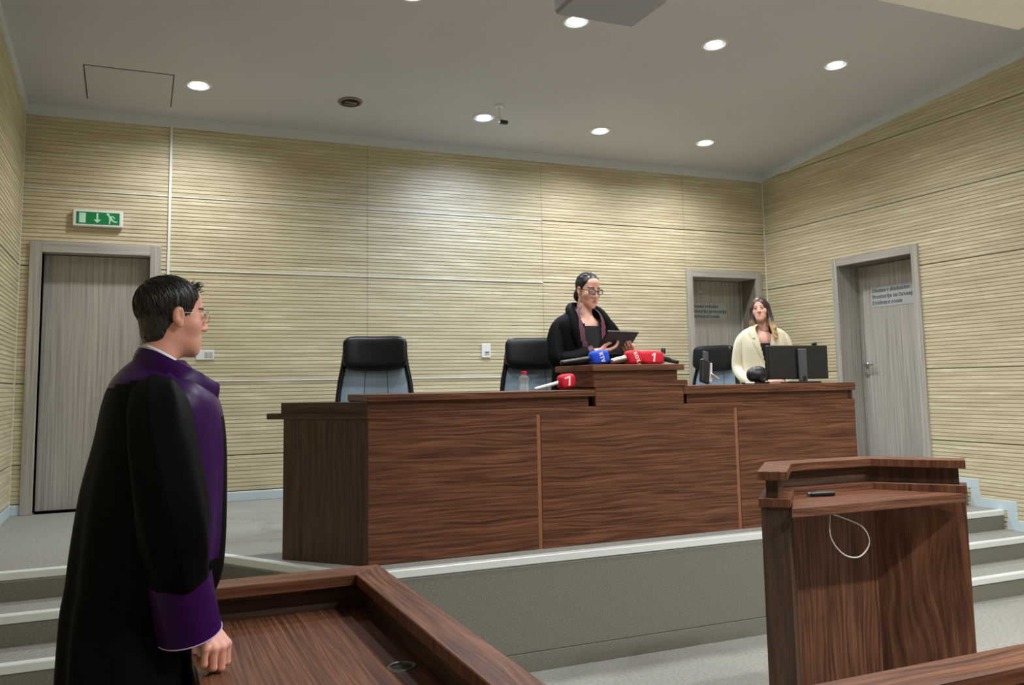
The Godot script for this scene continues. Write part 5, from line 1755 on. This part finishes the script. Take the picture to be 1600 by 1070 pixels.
func build_clerk() -> void:
	var t := thing("person", "woman in cream blazer with long ombre hair standing behind monitor", "person", Vector3(4.905, P, -5.95))
	t.rotation.y = deg_to_rad(-30)
	var skin := lin(226, 172, 154)
	var hx := Transform3D(Basis(Vector3.UP, deg_to_rad(-16)) * Basis(Vector3.FORWARD, deg_to_rad(-6)) * Basis(Vector3.RIGHT, deg_to_rad(-7)) * Basis.from_scale(Vector3.ONE * 0.86), Vector3(-0.012, 1.512, 0.015))
	var ar := [Vector3(-0.150, 1.265, 0.0), Vector3(-0.213, 1.03, -0.02), Vector3(-0.10, 0.90, 0.17)]
	var al := [Vector3(0.150, 1.265, 0.0), Vector3(0.213, 1.03, -0.02), Vector3(0.10, 0.90, 0.17)]
	var mb := MB.new()
	nets(mb, body_prims(0.94, [ar, al], Vector3.ZERO), 0.014, Transform3D.IDENTITY, func(_q): return skin)
	nets(mb, [cap(Vector3(0, 1.25, -0.01), Vector3(-0.006, 1.41, 0.0), 0.055, 0.044, 0.03), ell(Vector3(0, 1.245, 0.012), Vector3(0.105, 0.085, 0.070), 0.04)], 0.009, Transform3D.IDENTITY, func(_q): return skin)
	nets(mb, head_prims(), 0.0045, hx, skin_paint(skin, lin(204, 128, 122), lin(70, 50, 42)))
	nets(mb, hand_prims(ar[2], Vector3(0.8, -0.1, 0.5), Vector3(-0.4, 0.6, 0.6), Vector3(0.3, 0, -0.6), [25, 35, 25], 0.9, 0.5), 0.005, Transform3D.IDENTITY, func(_q): return skin)
	nets(mb, hand_prims(al[2], Vector3(-0.8, -0.1, 0.5), Vector3(0.4, 0.6, 0.6), Vector3(-0.3, 0, -0.6), [25, 35, 25], 0.9, 0.5), 0.005, Transform3D.IDENTITY, func(_q): return skin)
	part(mb, "body", M.skin, t)
	eyes(t, hx, lin(54, 38, 28), 0.0)
	# long hair, brown at the roots and blonde at the ends
	var hair := MB.new()
	var dye := func(q: Vector3) -> Color:
		return lin(62, 46, 40).lerp(lin(208, 176, 124), smoothstep(-0.07, -0.20, q.y + 0.012 * sin(q.x * 300.0)))
	var hp := [ell(Vector3(0, 0.044, -0.014), Vector3(0.090, 0.098, 0.108), 0.01), cap(Vector3(0, 0.02, -0.07), Vector3(0, -0.20, -0.065), 0.060, 0.055, 0.03)]
	for sg in [-1.0, 1.0]:
		hp.append(cap(Vector3(0.072 * sg, 0.04, 0.0), Vector3(0.088 * sg, -0.12, 0.008), 0.028, 0.030, 0.02))
	hp.append(cap(Vector3(0.088, -0.12, 0.012), Vector3(0.125, -0.30, 0.075), 0.030, 0.022, 0.02))
	hp.append(cap(Vector3(-0.088, -0.12, 0.008), Vector3(-0.080, -0.19, -0.01), 0.030, 0.024, 0.02))
	hp.append(cute(Vector3(-0.004, -0.008, 0.112), Vector3(0.057, 0.092, 0.066), 0.008))
	hp.append(cute(Vector3(0, -0.09, 0.07), Vector3(0.058, 0.09, 0.075), 0.008))
	nets(hair, hp, 0.0045, hx, dye)
	for i in 90:
		var sg := 1.0 if i % 3 else -1.0
		var x := rng.randf_range(-0.012, 0.016)
		var z := rng.randf_range(-0.02, 0.022)
		var low := rng.randf_range(-0.30, -0.20) if sg > 0 else rng.randf_range(-0.20, -0.15)
		var pts := []
		var m := 7
		for j in m:
			var u := float(j) / (m - 1)
			pts.append(Vector3(sg * lerpf(0.092, 0.125 if sg > 0 else 0.088, u) + x * (0.4 + u), lerpf(0.03, low, u), z + (0.085 * u * u if sg > 0 else -0.01 * u) + 0.012))
		for j in m - 1:
			tube(hair, [hx * pts[j], hx * pts[j + 1]], [0.0022], 4, 1.0, Vector3(0.2, 0.1, 1), false, dye.call(pts[j]))
	part(hair, "hair", M.hair, t)
	# blazer
	var rings := [[1.395, -0.002, -0.008, 0.066, 0.062], [1.370, -0.002, -0.006, 0.112, 0.078], [1.345, 0.0, -0.004, 0.160, 0.090], [1.305, 0.0, 0.0, 0.190, 0.102], [1.20, 0.0, 0.005, 0.190, 0.120], [1.05, 0.0, 0.0, 0.184, 0.112], [0.95, 0.0, 0.0, 0.188, 0.116], [0.74, 0.0, 0.0, 0.205, 0.135]]
	var gap := func(y: float) -> float:
		return clampf(0.006 + (y - 1.06) * 0.17, 0.004, 0.058)
	var wide := func(y: float) -> float:
		return lerpf(0.115, 0.19, clampf((1.37 - y) / 0.07, 0.0, 1.0))
	var fold := func(a: float, y: float) -> float:
		return 0.012 * sin(7.0 * a + y * 9.0) * clampf((1.3 - y) * 3.0, 0.0, 1.0)
	var cl := loft(rings, 180, 12, fold, func(a, y): return "" if (absf(a) < 1.2 and absf(sin(a)) * wide.call(y) < gap.call(y)) else "blazer")
	for c in cl.keys():
		part(cl[c], c, M.cream, t)
	var outer := []
	for r in rings:
		outer.append([r[0], r[1], r[2], r[3] + 0.006, r[4] + 0.007])
	var lf := loft(outer, 180, 12, fold, func(a, y):
		if absf(a) > 1.3 or y < 1.06: return ""
		var x: float = absf(sin(a)) * wide.call(y)
		var g: float = gap.call(y)
		var lw := 0.052 * clampf((y - 1.05) * 5.0, 0.05, 1.0)
		if y > 1.262 and y < 1.275 and x > g + 0.025: return ""
		return ("l" if a > 0.0 else "r") if (x >= g and x < g + lw) else "")
	for c in lf.keys():
		part(lf[c], "lapel", M.cream_dark, t)
	var inner := []
	for r in rings:
		inner.append([r[0], r[1], r[2], r[3] - 0.014, r[4] - 0.010])
	var tp := loft(inner, 64, 4, func(_a, _y): return 0.0, func(a, y): return "top" if (y < 1.235 and y > 0.8 and absf(a) < 1.1) else "")
	for c in tp.keys():
		part(tp[c], c, M.black_cloth, t)
	for sg in [-1.0, 1.0]:
		part(sleeve([Vector3(0.108 * sg, 1.325, 0.0), Vector3(0.164 * sg, 1.282, 0.0), Vector3(0.200 * sg, 1.18, -0.01), Vector3(0.215 * sg, 1.03, -0.02), Vector3(0.175 * sg, 0.94, 0.08), Vector3(0.11 * sg, 0.905, 0.155)], [0.042, 0.052, 0.050, 0.050, 0.048, 0.044], 0.035, 1.1 * sg, 26, 24), "sleeve", M.cream, t)
		part(sleeve([Vector3(0.085 * sg, 0.86, 0.0), Vector3(0.09 * sg, 0.5, 0.01), Vector3(0.09 * sg, 0.08, -0.01)], [0.105, 0.08, 0.065], 0.02, 0.7, 22, 14), "trouser_leg", M.black_cloth, t)
		part(cushion(MB.new(), Vector3(0.09 * sg, 0.04, 0.05), Vector3(0.085, 0.08, 0.24), 0.7), "shoe", M.leather, t)
	part(bx(Vector3(-0.17, 0.82, -0.11), Vector3(0.17, 0.95, 0.10), 0.05), "trouser_waist", M.black_cloth, t)
